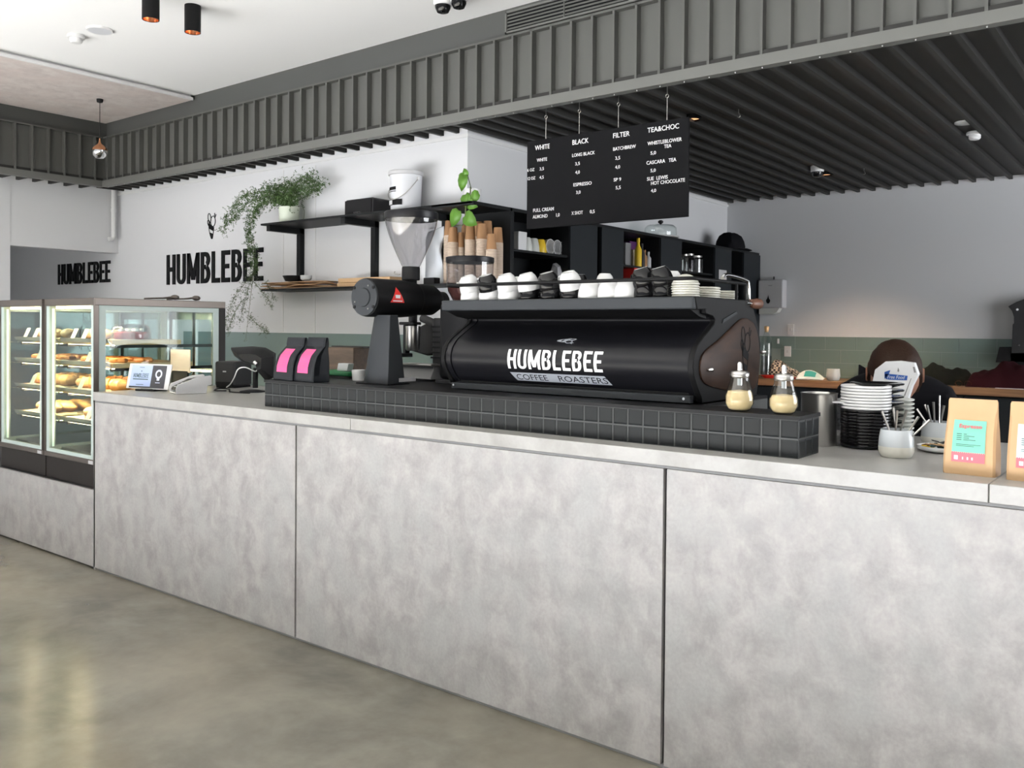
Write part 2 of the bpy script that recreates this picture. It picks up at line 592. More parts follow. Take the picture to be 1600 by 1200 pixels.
def bee_polys(lw=0.035):
    # little bee: two wings and head in outline, banded body, unit height about 1
    P, Fl = [], []
    def ring(cx, cy, rx, ry, rot, n=18, a0=0, a1=360):
        ca, sa = math.cos(R(rot)), math.sin(R(rot))
        for i in range(n):
            q = []
            for a, k in ((a0 + (a1 - a0) * i / n, 0), (a0 + (a1 - a0) * (i + 1) / n, 0), (a0 + (a1 - a0) * (i + 1) / n, lw), (a0 + (a1 - a0) * i / n, lw)):
                u, v = (rx - k) * math.cos(R(a)), (ry - k) * math.sin(R(a))
                q.append((cx + u * ca - v * sa, cy + u * sa + v * ca))
            P.append(q)
    ring(-0.14, 0.81, 0.11, 0.19, 14)
    ring(-0.19, 0.62, 0.08, 0.13, 20)
    ring(0.09, 0.67, 0.165, 0.21, 0)
    # body: tapered with bands
    def bodyx(t):  # t 0 top .. 1 tail
        c = (-0.02 - 0.05 * t + 0.09 * t * t, 0.55 - 0.55 * t)
        return c, 0.175 * math.cos(t * 1.45) ** 0.7
    def slab(t0, t1, n=4):
        for i in range(n):
            a, b = t0 + (t1 - t0) * i / n, t0 + (t1 - t0) * (i + 1) / n
            (c0, r0), (c1, r1) = bodyx(a), bodyx(b)
            tl = 0.10
            P.append([(c0[0] - r0, c0[1] + tl * (1 - a)), (c0[0] + r0, c0[1] - tl * (1 - a)), (c1[0] + r1, c1[1] - tl * (1 - b)), (c1[0] - r1, c1[1] + tl * (1 - b))])
    slab(0.04, 0.36)
    slab(0.58, 0.98, 5)
    for sd in (-1, 1):
        for i in range(8):
            a, b = i / 8, (i + 1) / 8
            (c0, r0), (c1, r1) = bodyx(a), bodyx(b)
            tl = -0.10 * sd
            p0 = (c0[0] + sd * r0, c0[1] + tl * (1 - a))
            p1 = (c1[0] + sd * r1, c1[1] + tl * (1 - b))
            P.append([p0, p1, (p1[0] - sd * lw * 0.8, p1[1]), (p0[0] - sd * lw * 0.8, p0[1])])
    P.append([(0.16, 0.86), (0.19, 0.98), (0.22, 0.97), (0.19, 0.85)])
    P.append([(0.21, 0.82), (0.27, 0.93), (0.30, 0.91), (0.24, 0.80)])
    return P


def polys_mesh(mb, polys, fn, thick):
    # fn maps (u, v, depth) to a point; each polygon becomes a thin plate
    for p in polys:
        n = len(p)
        vs = [fn(u, v, 0) for u, v in p] + [fn(u, v, thick) for u, v in p]
        mb.add(vs, [tuple(range(n)), tuple(reversed(range(n, 2 * n)))] + [(i, (i + 1) % n, (i + 1) % n + n, i + n) for i in range(n)])
    return mb
# ================================================================== the setting
ZS, ZC = 2.78, 3.425          # soffit underside, ceiling
YB, XS, YR, XL = 1.97, -3.95, 6.16, -8.58   # back wall, side wall, rear wall, left wall
YF, XF = 1.70, -8.32          # bulkhead faces
struct(MB().box(-13, 5, -9, 8, -0.1, 0).build('floor', 'floor_concrete'))
struct(MB().box(-13, 5, -6.5, YF + 0.02, ZC, ZC + 0.1).build('ceiling', 'ceiling_white'))
struct(MB().box(-11.1, XS, YB, YB + 0.12, 0, ZS + 0.3).build('wall_back', 'white_wall'))
struct(MB().box(XS - 0.12, XS, YB + 0.12, YR, 0, ZS + 0.3).build('wall_side', 'white_wall'))
struct(MB().box(XS - 0.12, 5, YR, YR + 0.12, 0, ZS + 0.3).build('wall_rear', 'white_wall'))
struct(MB().box(4.0, 4.12, YF, YR, 0, ZS + 0.3).build('wall_right', 'white_wall'))
struct(MB().box(-11.1, XL - 0.14, -1.6, -1.5, 0, ZS).build('wall_corridor_dimmer', 'white_wall'))  # unseen wall, added to shut daylight out and darken the corridor
win = struct(MB().box(3.90, 3.99, 1.80, 1.86, 0.1, 2.8).box(3.90, 3.99, 6.05, 6.11, 0.1, 2.8).box(3.90, 3.99, 3.90, 3.96, 0.1, 2.8).box(3.90, 3.99, 1.86, 6.05, 2.74, 2.8).box(3.90, 3.99, 1.86, 6.05, 0.1, 0.16).build('window_assumed', 'black_metal'))  # assumed window frame, unseen, added around the right-hand fill light
MB().box(3.95, 3.955, 1.86, 6.05, 0.16, 2.74).build('pane', 'glass_clear', win)
# left wall with a doorway next to the back wall
yd = at('x', XL, 16, 384)[1]
zd = at('x', XL, 100, 389.5)[2]
m = MB().box(XL - 0.14, XL, -3.2, yd, 0, ZS + 0.3).box(XL - 0.14, XL, yd, YB, zd, ZS + 0.3)
wl = struct(m.build('wall_left', 'white_wall'))
MB().box(XL, XL + 0.006, -3.0, yd - 0.003, 0, ZS).build('wall_lining', 'white_wall', wl)
struct(MB().box(-11.2, -11.1, -1.5, YB, 0, ZS + 0.3).build('wall_corridor', 'white_wall'))
struct(MB().box(-11.1, XL - 0.14, -1.5, YB, 2.5, 2.6).build('ceiling_corridor', 'ceiling_white'))
d = struct(MB().box(-11.098, -11.06, 0.72, 1.62, 0, 2.08).build('door_1', 'mid_grey', bevel=0.004))
MB().box(-11.098, -11.05, 1.62, 1.68, 0, 2.14).box(-11.098, -11.05, 0.66, 0.72, 0, 2.14).box(-11.098, -11.05, 0.72, 1.62, 2.08, 2.14).build('door_frame', 'white_wall', d)
# thin panel joints of the back wall
for px in (443, 493):
    x = at('y', YB, px, 300)[0]
    MB().box(x - 0.005, x + 0.005, YB - 0.004, YB, 1.4, ZS - 0.05).build('joint_cover', 'white_plastic', bpy.data.objects['wall_back'])
# glossy green splashback on the back wall
MB().box(-5.19 - 2.2, XS, YB - 0.012, YB, 0.9, 1.397).build('splashback', 'splash_green', bpy.data.objects['wall_back'])

# ---- bulkhead with standing-seam cladding
PITCH_R = 0.1434
bk = struct(MB().box(XF - 0.02, 5, YF + 0.01, YF + 0.10, 3.235, ZC).build('trim_1', 'band_paint'))
bk2 = struct(MB().box(XF - 0.1, XF, -6.5, YF + 0.01, 3.235, ZC).build('trim_2', 'band_paint'))
cl = struct(MB().box(XF, 5, YF - 0.005, YF + 0.08, 2.82, 3.235).build('trim_3', 'cladding'))
cl2 = struct(MB().box(XF - 0.08, XF + 0.005, -6.5, YF - 0.005, 2.82, 3.235).build('trim_4', 'cladding'))
fin = MB().box(-0.007, 0.007, -0.043, 0, 2.825, 3.242).mesh('seam', 'cladding')
x = -0.741
k = 0
while x + PITCH_R * 6 < 1.0:
    x += PITCH_R
x0 = x
while x > XF + 0.03:
    obj('seam', fin, cl, loc=(x, YF - 0.005, 0))
    x -= PITCH_R
finl = MB().box(0, 0.043, -0.007, 0.007, 2.825, 3.242).mesh('seam', 'cladding')
y = YF - 0.12
while y > -1.2:
    obj('seam', finl, cl2, loc=(XF + 0.005, y, 0))
    y -= PITCH_R
MB().box(XF + 0.005, 5, YF - 0.048, YF - 0.005, 3.229, 3.242).build('cap_strip', 'cladding', cl)
MB().box(XF + 0.005, XF + 0.048, -6.5, YF - 0.048, 3.229, 3.242).build('cap_strip', 'cladding', cl2)
fl = struct(MB().box(XF + 0.05, 5, YF - 0.058, YF - 0.045, 2.772, 2.812).box(XF + 0.05, 5, YF - 0.058, YF + 0.02, 2.812, 2.824).box(XF + 0.05, 5, YF - 0.058, YF + 0.0, 2.766, 2.772).build('trim_5', 'flashing'))
fl2 = struct(MB().box(XF + 0.037, XF + 0.05, -6.5, YF - 0.045, 2.772, 2.812).box(XF - 0.03, XF + 0.05, -6.5, YF - 0.045, 2.812, 2.824).box(XF - 0.01, XF + 0.05, -6.5, YF - 0.045, 2.766, 2.772).build('trim_6', 'flashing'))
# underside of the bulkhead, seams running away from the counter
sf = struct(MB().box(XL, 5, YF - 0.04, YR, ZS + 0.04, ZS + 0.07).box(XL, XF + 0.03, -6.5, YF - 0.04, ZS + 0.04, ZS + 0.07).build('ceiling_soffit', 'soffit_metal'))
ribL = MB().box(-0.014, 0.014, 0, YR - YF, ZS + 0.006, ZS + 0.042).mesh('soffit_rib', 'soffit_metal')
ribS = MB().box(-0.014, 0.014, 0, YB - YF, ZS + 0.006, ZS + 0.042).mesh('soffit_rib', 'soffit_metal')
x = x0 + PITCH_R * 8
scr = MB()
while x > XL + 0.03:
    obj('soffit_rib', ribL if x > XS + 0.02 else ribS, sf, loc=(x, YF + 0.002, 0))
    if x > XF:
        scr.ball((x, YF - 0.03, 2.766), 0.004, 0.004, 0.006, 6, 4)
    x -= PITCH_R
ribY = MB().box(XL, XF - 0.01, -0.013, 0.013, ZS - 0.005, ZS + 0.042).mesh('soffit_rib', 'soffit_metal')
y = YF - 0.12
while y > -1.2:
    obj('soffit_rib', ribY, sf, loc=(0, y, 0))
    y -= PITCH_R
sc_o = scr.build('screws', 'steel', fl, smooth=True)
sc_o['kind'] = 'stuff'
# pale trim along the wall heads
tr = struct(MB().box(XL, XS + 0.012, YB - 0.012, YB, ZS - 0.03, ZS - 0.006).box(XS, XS + 0.012, YB, YR, ZS - 0.03, ZS - 0.006).build('trim_7', 'white_plastic'))
# ---- dropped ceiling raft on the left
xr = -6.83
rf = struct(MB().box(XF + 0.02, xr, -6.5, YF - 0.01, 3.38, 3.398).build('ceiling_raft', 'raft_panel'))
MB().box(xr, xr + 0.018, -6.5, YF - 0.01, 3.378, 3.402).build('raft_edge', 'white_plastic', rf)
MB().box(xr - 0.045, xr - 0.02, -6.5, YF - 0.01, 3.398, ZC).build('raft_riser', 'white_plastic', rf)
# ---- green tiles on the rear wall (rows picked out one by one)
gt = struct(MB().box(XS, 4.0, YR - 0.008, YR, 0.88, 1.392).build('trim_8', 'grout_green'))
tw, th = 0.300, 0.128
tmesh = MB().box(-tw / 2 + 0.003, tw / 2 - 0.003, -0.006, 0, -th / 2 + 0.002, th / 2 - 0.002).mesh('tile', 'tile_green')
for r_ in range(4):
    for c_ in range(15):
        xx = -3.35 + c_ * tw + (0.5 * tw if r_ % 2 else 0)
        o = obj('tile', tmesh, gt, loc=(xx, YR - 0.008, 1.392 - th * (r_ + 0.5)))
        o.rotation_euler = (random.uniform(-0.012, 0.012), 0, random.uniform(-0.012, 0.012))

# ================================================================== counter
ZT = 1.053
sc_ = thing('service_counter', 'long pale concrete-look service counter front of tall panels', 'counter', (-2.3, 0, 0))
def cpanel(name, x0, x1, z0, z1, mt='panel_laminate', y0=0, y1=0.018):
    return MB().box(x0 + 2.3, x1 + 2.3, y0, y1, z0, z1).build(name, mt, sc_, bevel=0.0015)
XJ1, XJ2, XE = -3.273, -1.374, -5.152
cpanel('front_panel', XE, XJ1 - 0.006, 0.012, 0.993)
cpanel('front_panel', XJ1 + 0.006, XJ2 - 0.006, 0.012, 0.993)
cpanel('front_panel', XJ2 + 0.006, 0.55, 0.012, 0.993)
cpanel('front_panel', 0.562, 2.4, 0.012, 0.993)
cpanel('kick_strip', XE, 2.4, 0, 0.012, 'mid_grey', 0.008, 0.03)
cpanel('carcass', XE, 2.4, 0.012, 0.993, 'dark_grey', 0.02, 0.9)
cpanel('shadow_gap', XE, 2.4, 0.993, 1.003, 'mid_grey', 0.006, 0.9)
cpanel('end_panel', XE - 0.002, XE + 0.016, 0.0, 0.993, 'panel_laminate', 0.0, 0.9)
wt = tag(MB().box(XE - 0.003, -2.9, -0.004, 1.0, 1.003, ZT).box(-2.898, -0.428, -0.004, 1.0, 1.003, ZT).box(-0.426, 2.4, -0.004, 1.0, 1.003, ZT).build('worktop', 'worktop_concrete', bevel=0.002), 'pale grey concrete slab worktop running along the counter', 'worktop')
# low plinth below the pastry cases
lb = thing('case_plinth', 'low concrete-look plinth panel under the pastry cases', 'plinth', (-6.5, 0, 0))
MB().box(-1.6, XE + 6.5 - 0.004, 0, 0.018, 0.012, 0.468).build('front_panel', 'panel_laminate', lb, bevel=0.0015)
MB().box(-1.6, XE + 6.5 - 0.006, 0.018, 0.9, 0.0, 0.468).build('carcass', 'dark_grey', lb)
# black tiled hob the machines stand on
XH0, XH1, YH = -3.645, -0.967, 0.097
hz = 1.185
hob = thing('tiled_hob', 'raised hob faced with small dark square tiles on the worktop', 'tiled ledge', (XH0, YH, ZT))
LH = XH1 - XH0
MB().box(0.004, LH - 0.004, 0.004, 0.19, 0, hz - ZT - 0.012).box(0.004, LH - 0.42, 0.19, 0.80, 0, hz - ZT - 0.012).build('hob_core', 'grout_grey', hob)
tp = MB().box(-0.001, LH + 0.001, -0.001, 0.192, hz - ZT - 0.012, hz - ZT).box(-0.001, LH - 0.42, 0.192, 0.80, hz - ZT - 0.012, hz - ZT)
tp.build('hob_top', 'hob_black', hob)
n = 44
pw = LH / n
ph = (hz - ZT - 0.012) / 2
def tile_mesh(wd, ht):
    g = 0.0028
    a, b, c = wd / 2 - g, ht / 2 - g, 0.005
    q = MB()
    q.loft([[(-a, 0, -b), (a, 0, -b), (a, 0, b), (-a, 0, b)], [(-a, -0.0012, -b), (a, -0.0012, -b), (a, -0.0012, b), (-a, -0.0012, b)], [(-a + c, -0.0028, -b + c), (a - c, -0.0028, -b + c), (a - c, -0.0028, b - c), (-a + c, -0.0028, b - c)]])
    return q.mesh('tile', 'tile_black')
tm = tile_mesh(pw, ph)
for i in range(n):
    for j in range(2):
        o = obj('tile', tm, hob, loc=((i + 0.5) * pw, 0.004, (j + 0.5) * ph))
        o.rotation_euler = (random.uniform(-.012, .012), 0, random.uniform(-.012, .012))
tm2 = tile_mesh(0.19 / 3, ph)
for i in range(3):
    for j in range(2):
        o = obj('tile', tm2, hob, loc=(LH - 0.004, (i + 0.5) * 0.19 / 3, (j + 0.5) * ph))
        o.rotation_euler = (0, 0, R(90))
# ================================================================== espresso machine
XM1, XM0 = -1.385, -2.575           # outer faces of the side panels
mc = thing('espresso_machine', 'large matt black espresso machine with walnut side panel and white lettering', 'espresso machine', (XM1, 0.2, hz))
OM = Vector((XM1, 0.2, hz))
def side(px, py):
    p = at('x', XM1, px, py)
    return (p.y - OM.y, p.z - OM.z)
front = [side(*q) for q in [(1097, 633), (1096, 622), (1089, 603), (1084.5, 588), (1083, 573), (1085, 555), (1091, 539), (1101, 525), (1110, 514), (1116, 506.5), (1118, 500), (1114, 494), (1103, 490)]]
rear = [side(*q) for q in [(1172, 470), (1178, 484), (1185, 510), (1188.5, 538), (1187.5, 566), (1185, 598), (1182, 628)]]
zt0 = side(1088.4, 484)[1]           # tray underside
ztop = side(1088.4, 463)[1]
prof_side = front + [(front[-1][0] - 0.0, zt0 + 0.004), (0.045, zt0), (0.03, ztop), (rear[0][0], ztop)] + rear[1:]
prof_side = [(a, max(b, 0.005)) for a, b in prof_side]
MB().prism(prof_side, 'x', -0.022, 0).build('side_panel', 'black_metal', mc, bevel=0.003)
MB().prism(prof_side, 'x', XM0 - XM1, XM0 - XM1 + 0.022).build('side_panel', 'black_metal', mc, bevel=0.003)
# front body swept between the side panels (slightly inset)
body = [(a + 0.014, max(b, 0.03)) for a, b in front[1:-1]]
# smooth the curve
def catmull(P, n=5):
    out = []
    for i in range(len(P) - 1):
        p0, p1, p2, p3 = P[max(i - 1, 0)], P[i], P[i + 1], P[min(i + 2, len(P) - 1)]
        for k in range(n):
            t = k / n
            out.append(tuple(0.5 * (2 * p1[j] + (p2[j] - p0[j]) * t + (2 * p0[j] - 5 * p1[j] + 4 * p2[j] - p3[j]) * t * t + (3 * p1[j] - p0[j] - 3 * p2[j] + p3[j]) * t ** 3) for j in range(len(p1))))
    out.append(P[-1])
    return out
bcur = catmull(body)
bpoly = bcur + [(bcur[-1][0] + 0.05, zt0), (0.50, zt0), (0.50, 0.03)]
MB().prism(bpoly, 'x', XM0 - XM1 + 0.022, -0.022).build('front_body', 'black_satin', mc, smooth=True)
MB().box(XM0 - XM1 + 0.03, -0.03, 0.09, 0.5, 0.012, 0.045).build('base_tray', 'black_metal', mc, bevel=0.003)
MB().box(XM0 - XM1 + 0.03, -0.03, 0.055, 0.085, 0.004, 0.03).build('base_lip', 'charcoal_plate', mc, bevel=0.002)
for xx in (XM0 - XM1 + 0.09, -0.09):
    for yy in (0.12, 0.45):
        MB().lathe([(0.024, 0), (0.024, 0.006), (0.016, 0.014)], 16, (xx, yy, 0)).build('foot', 'black_plastic', mc, smooth=True)
for xx in (XM0 - XM1 + 0.05, -0.05):
    MB().cyl((xx, 0.045, 0.02), 0.005, 0.012, 10, 'y').build('bolt', 'chrome', mc, smooth=True)
# end caps seen along the roll of the front
MB().prism([(a - 0.006, b) for a, b in bcur] + [(bcur[-1][0] + 0.05, zt0), (0.3, zt0), (0.3, 0.03)], 'x', -0.05, -0.022).build('end_collar', 'black_satin', mc, smooth=True)
MB().prism([(a - 0.006, b) for a, b in bcur] + [(bcur[-1][0] + 0.05, zt0), (0.3, zt0), (0.3, 0.03)], 'x', XM0 - XM1 + 0.022, XM0 - XM1 + 0.05).build('end_collar', 'black_satin', mc, smooth=True)
# cup tray
MB().box(XM0 - XM1 + 0.0, -0.004, 0.018, rear[0][0], zt0 + 0.002, ztop).build('cup_tray', 'charcoal_plate', mc, bevel=0.006)
MB().prism([(0.03, zt0 + 0.002), (0.14, zt0 + 0.002), (0.16, zt0 - 0.03), (0.10, zt0 - 0.022)], 'x', XM0 - XM1 + 0.02, -0.02).build('tray_gusset', 'black_metal', mc)
# rail round the cup tray
rz = at('y', 0.225, 900, 440).z - OM.z
yb = rear[0][0] - 0.02
ra, rb = XM0 - XM1 + 0.015, -0.012
pts = [(ra, yb, rz), (ra, 0.06, rz)] + [(ra + 0.03 - 0.03 * math.cos(R(t)), 0.06 - 0.03 * math.sin(R(t)), rz) for t in (30, 60, 90)] + [(rb - 0.03 + 0.03 * math.sin(R(t)), 0.06 - 0.03 * math.cos(R(t)), rz) for t in (0, 30, 60, 90)] + [(rb, yb, rz)]
MB().tube(pts, 0.007, 10).build('rail', 'black_metal', mc, smooth=True)
for q in ((ra, yb), (rb, yb), (rb, 0.40), (ra, 0.40)):
    MB().cyl((q[0], q[1], ztop - 0.002), 0.006, rz - ztop, 10).build('rail_post', 'black_metal', mc, smooth=True)
# walnut side inlay with bolts and bee
inlay = [side(*q) for q in [(1092, 575), (1095, 557), (1104, 545), (1125, 528), (1148, 505), (1158, 498), (1165, 498), (1175, 505), (1181, 520), (1184, 545), (1184, 575), (1180, 600), (1172, 610), (1160, 613), (1130, 609), (1105, 602), (1095, 592)]]
inl = catmull(inlay + inlay[:1], 3)[:-1]
cyi = sum(a for a, b in inl) / len(inl)
czi = sum(b for a, b in inl) / len(inl)
w_ = MB()
w_.loft([[(0.0, a, b) for a, b in inl], [(0.006, a, b) for a, b in inl], [(0.010, cyi + (a - cyi) * 0.95, czi + (b - czi) * 0.95) for a, b in inl]])
wi = w_.build('walnut_inlay', 'walnut', mc, smooth=True)
MB().loft([[(XM0 - XM1 - 0.010, cyi + (a - cyi) * 0.95, czi + (b - czi) * 0.95) for a, b in inl], [(XM0 - XM1, a, b) for a, b in inl]]).build('walnut_inlay', 'walnut', mc, smooth=True)
for q in ((1103, 577.5), (1186, 550)):
    a, b = side(*q)
    MB().lathe([(0.007, 0.0), (0.007, 0.018), (0.004, 0.022)], 12, (0.008, a, b), axis='x').build('bolt', 'chrome', mc, smooth=True)
bp = MB()
a, b = side(1164, 548)
polys_mesh(bp, bee_polys(0.03), lambda u, v, d: (0.0105 + d, a + (u - 0.1) * 0.17, b + (v - 0.5) * 0.19), 0.0008)
bp.build('bee_emblem', 'letter_black', wi)
MB().prism([side(*q) for q in [(1128, 505), (1129, 499), (1149, 487), (1151, 490)]], 'x', 0, 0.004).build('side_badge', 'charcoal_plate', mc)
# steam wand and wooden knob on the barista side
p1 = at('x', XM1 - 0.03, 1140, 450)
MB().tube(catmull([(-0.03, yb - 0.17, ztop + 0.078), (-0.03, yb - 0.13, ztop + 0.092), (-0.03, yb + 0.03, ztop + 0.082), (-0.03, yb + 0.07, ztop + 0.06), (-0.03, yb + 0.08, ztop - 0.05)], 5), 0.008, 10).build('cup_rail', 'chrome', mc, smooth=True)
kb = MB().lathe([(0.010, 0), (0.017, 0.01), (0.021, 0.05), (0.021, 0.075), (0.015, 0.085)], 16, (0.004, rear[0][0] + 0.0, ztop - 0.012), axis='y').build('steam_knob', 'handle_wood', mc, smooth=True)
MB().cyl((0.004, rear[0][0] - 0.05, ztop - 0.012), 0.008, 0.055, 10, 'y').build('knob_shaft', 'chrome', mc, smooth=True)
# group heads on the barista side
MB().box(XM0 - XM1 + 0.06, -0.06, 0.42, 0.56, 0.20, zt0).build('group_housing', 'black_metal', mc, bevel=0.004)
for i in range(3):
    xx = -0.25 - i * 0.36
    g = MB().lathe([(0.04, 0), (0.045, 0.02), (0.045, 0.06)], 18, (xx, 0.60, 0.15)).build('group_head', 'chrome', mc, smooth=True)
    MB().tube([(xx, 0.62, 0.165), (xx, 0.75, 0.15)], 0.013, 10).build('portafilter_handle', 'handle_wood', g, smooth=True)
MB().box(XM0 - XM1 + 0.05, -0.05, 0.40, 0.66, 0.03, 0.06).build('drip_tray', 'steel', mc, bevel=0.004)

# wrap lettering onto the front roll
arc = [0.0]
for i in range(1, len(bcur)):
    arc.append(arc[-1] + math.dist(bcur[i], bcur[i - 1]))
def on_front(s, d):
    s = min(max(s, 0), arc[-1] - 1e-5)
    i = max(k for k in range(len(arc) - 1) if arc[k] <= s)
    t = (s - arc[i]) / (arc[i + 1] - arc[i])
    a, b = bcur[i], bcur[i + 1]
    ty, tz = b[0] - a[0], b[1] - a[1]
    l = math.hypot(ty, tz)
    # outward normal of the roll (towards the customer)
    ny, nz = -tz / l, ty / l
    return a[0] + ty * t + ny * d, a[1] + tz * t + nz * d
def arc_at(px, py):   # arc length whose front point projects nearest to this pixel row
    best = None
    for i in range(400):
        s = arc[-1] * i / 399
        yy, zz = on_front(s, 0)
        p = at('y', OM.y + yy, px, py)
        e = abs(p.z - OM.z - zz)
        if best is None or e < best[0]:
            best = (e, s, p.x - OM.x)
    return best[1], best[2]
def cut_poly(p, vs):
    # split a convex polygon at the given v levels
    out = [p]
    for lv in vs:
        nxt = []
        for q in out:
            lo, hi = [], []
            for i in range(len(q)):
                a, b = q[i], q[(i + 1) % len(q)]
                (lo if a[1] <= lv else hi).append(a)
                if (a[1] - lv) * (b[1] - lv) < -1e-12:
                    t = (lv - a[1]) / (b[1] - a[1])
                    m_ = (a[0] + (b[0] - a[0]) * t, lv)
                    lo.append(m_)
                    hi.append(m_)
            nxt += [z for z in (lo, hi) if len(z) > 2]
        out = nxt
    return out
sb, xb0 = arc_at(795, 575)
st_, xb1 = arc_at(795, 546)
_, xe = arc_at(943, 583)
wd_, letters = word('HUMBLEBEE')
lev = [k / 8 for k in range(1, 8)]
for L_ in letters:
    mb = MB()
    ps = [c for p in L_ for c in cut_poly(p, lev)]
    def fn(u, v, d):
        yy, zz = on_front(sb + (st_ - sb) * v, 0.0015 + d)
        return (xb0 + (xe - xb0) * u / wd_, yy, zz)
    polys_mesh(mb, ps, fn, 0.0008)
    mb.build('letter', 'letter_white', mc)
# grey strap line under the name
s0, xs0 = arc_at(800, 600)
s1, xs1 = arc_at(797, 584)
_, xse = arc_at(946, 602)
s0, s1 = sb - 0.062, sb - 0.018
mb = MB()
polys_mesh(mb, cut_poly([(0, 0), (1, 0), (1, 1), (0, 1)], [0.25, 0.5, 0.75]), lambda u, v, d: (xb0 + 0.02 * (1 - v) + (xe - xb0) * u, *on_front(s0 + (s1 - s0) * v, 0.0012 + d)), 0.0006)
mb.build('strap_band', 'grey_print', mc)
yy0, zz0 = on_front(s0, 0.0026)
yy1, zz1 = on_front(s1, 0.0026)
tilt = math.atan2(zz1 - zz0, yy1 - yy0)
hgt = s1 - s0
for tx, u in (('COFFEE', 0.03), ('ROASTERS', 0.485)):
    ww = (xe - xb0) * (0.34 if tx == 'COFFEE' else 0.50)
    o = text(tx, hgt * 0.95, 'letter_black', mc, (xb0 + (xe - xb0) * u + 0.01, yy0 + (yy1 - yy0) * 0.17, zz0 + (zz1 - zz0) * 0.17), rot=(tilt, 0, 0), ext=0.0003)
    o.scale.x = ww / max(o.dimensions.x, 1e-4)
mb = MB()
se, xe_ = arc_at(868, 541)
polys_mesh(mb, [c for p in bee_polys(0.045) for c in [p]], lambda u, v, d: (xe_ + 0.02 + (v - 0.3) * 0.085, *on_front(se + 0.012 + (0.3 - u) * 0.06, 0.0018 + d)), 0.0005)
mb.build('bee_emblem', 'grey_print', mc)

# ================================================================== cups on the machine
def cup_profile(r, h):
    # upside-down cup: wide rim at the bottom, small foot on top
    return [(r * 0.97, 0), (r, 0.002), (r * 0.99, h * 0.25), (r * 0.93, h * 0.55), (r * 0.78, h * 0.82), (r * 0.62, h * 0.95), (r * 0.58, h), (r * 0.50, h), (r * 0.47, h * 0.93), (0.002, h * 0.92)]
def make_cup(mt, label, group, r=0.040, h=0.060, foot=None):
    t = thing('coffee_cup', label, 'cup', (0, 0, 0), 0, group)
    MB().lathe(cup_profile(r, h), 24).build('bowl', mt, t, smooth=True)
    MB().tube([(r * 0.93, 0, 0.012), (r + 0.012, 0, 0.016), (r + 0.017, 0, 0.028), (r + 0.010, 0, 0.042), (r * 0.85, 0, 0.046)], 0.0042, 8).build('handle', mt, t, smooth=True)
    if foot:
        MB().lathe([(r * 0.585, h * 0.985), (r * 0.60, h * 1.005), (r * 0.50, h * 1.005), (0.002, h * 0.94)], 24, cap0=False).build('foot_ring', foot, t, smooth=True)
    MB().prism([(-0.012, h * 0.2), (0.012, h * 0.2), (0.012, h * 0.36), (-0.012, h * 0.36)], 'y', -r * 1.004, -r * 0.97).build('print_mark', 'grey_plastic' if mt != 'black_ceramic' else 'white_ceramic', t)
    return t
GC = 'cups upside down on the espresso machine'
proto = {'W': make_cup('white_ceramic', 'x', GC), 'B': make_cup('black_ceramic', 'x', GC, foot='white_ceramic')}
used = {'W': False, 'B': False}
def put_cup(kind, loc, label, rz=0, rx=0, ry=0, scale=1.0):
    if not used[kind]:
        used[kind] = True
        p = proto[kind]
        p.location = loc
        p.rotation_euler = (rx, ry, rz)
        p.scale = (scale,) * 3
        p['label'] = label
        return p
    return dup(proto[kind], loc, label, rz, rx, ry, GC, scale)
ZTR = OM.z + ztop
nm = {'W': 'white', 'B': 'black'}
ords = ['first', 'second', 'third', 'fourth', 'fifth', 'sixth', 'seventh', 'eighth', 'ninth', 'tenth', 'eleventh', 'twelfth', 'thirteenth']
cols = [(736, 'WW'), (765, 'WB'), (795, 'WW'), (827, 'BW'), (860, 'BB'), (893, 'BW'), (921, 'W'), (952, 'W'), (978, 'W')]
for i, (px, st) in enumerate(cols):
    yc = 0.285
    p = at('y', yc, px, 466)
    for k, c in enumerate(st):
        lab = '%s cup upside down on the machine, %s from the bean grinder, ' % (nm[c], ords[i]) + ('bottom of its pair' if len(st) == 2 and k == 0 else ('stacked on top' if k else 'standing alone'))
        lab = lab.replace(', standing alone', '')
        put_cup(c, (p.x, yc, ZTR + k * 0.040), lab, rz=R(150 + 20 * random.random()), rx=R(random.uniform(-3, 3)) - (R(17) if k else 0), ry=R(random.uniform(-3, 3)), scale=1.14)
for i, px in enumerate((1008, 1036)):
    yc = 0.30
    p = at('y', yc, px, 464)
    for k in range(2):
        put_cup('B', (p.x, yc, ZTR + k * 0.048), 'black cup with white foot, %s column from the cream bowls, %s' % (['second', 'nearest'][i], ['lower one', 'upper one'][k]), rz=R(165), rx=R(-15 * k), ry=R(8 * k), scale=1.08)
for i, px in enumerate((752, 812, 905, 945, 1050)):
    yc = 0.40
    p = at('y', yc, px, 462)
    for k in range(2):
        put_cup('B' if i == 2 and k else 'W', (p.x, yc, ZTR + k * 0.046), '%s cup in the rear row on the machine, %s from the bean grinder, %s' % ('black' if i == 2 and k else 'white', ords[i], ['lower', 'upper'][k]), rz=R(120), scale=0.95)
me_sau = MB().lathe([(0.045, 0), (0.050, 0.0025), (0.0505, 0.006), (0.046, 0.0085), (0.003, 0.0080)], 28).mesh('cream_saucer', 'cream_ceramic', True)
me_dome = MB().lathe([(0.0475, 0), (0.043, 0.010), (0.031, 0.022), (0.015, 0.030), (0.002, 0.032)], 28).mesh('cream_bowl', 'cream_ceramic', True)
def saucer_pile(x, y, n, where):
    for k in range(n):
        o = tag(obj('cream_saucer', me_sau), 'cream saucer, %s from the tray in the pile %s' % (['lowest', 'second', 'third', 'fourth', 'fifth', 'sixth', 'seventh'][k], where), 'saucer', 'cream saucers on the espresso machine')
        o.location = (x + random.uniform(-.0015, .0015), y, ZTR + k * 0.0086)
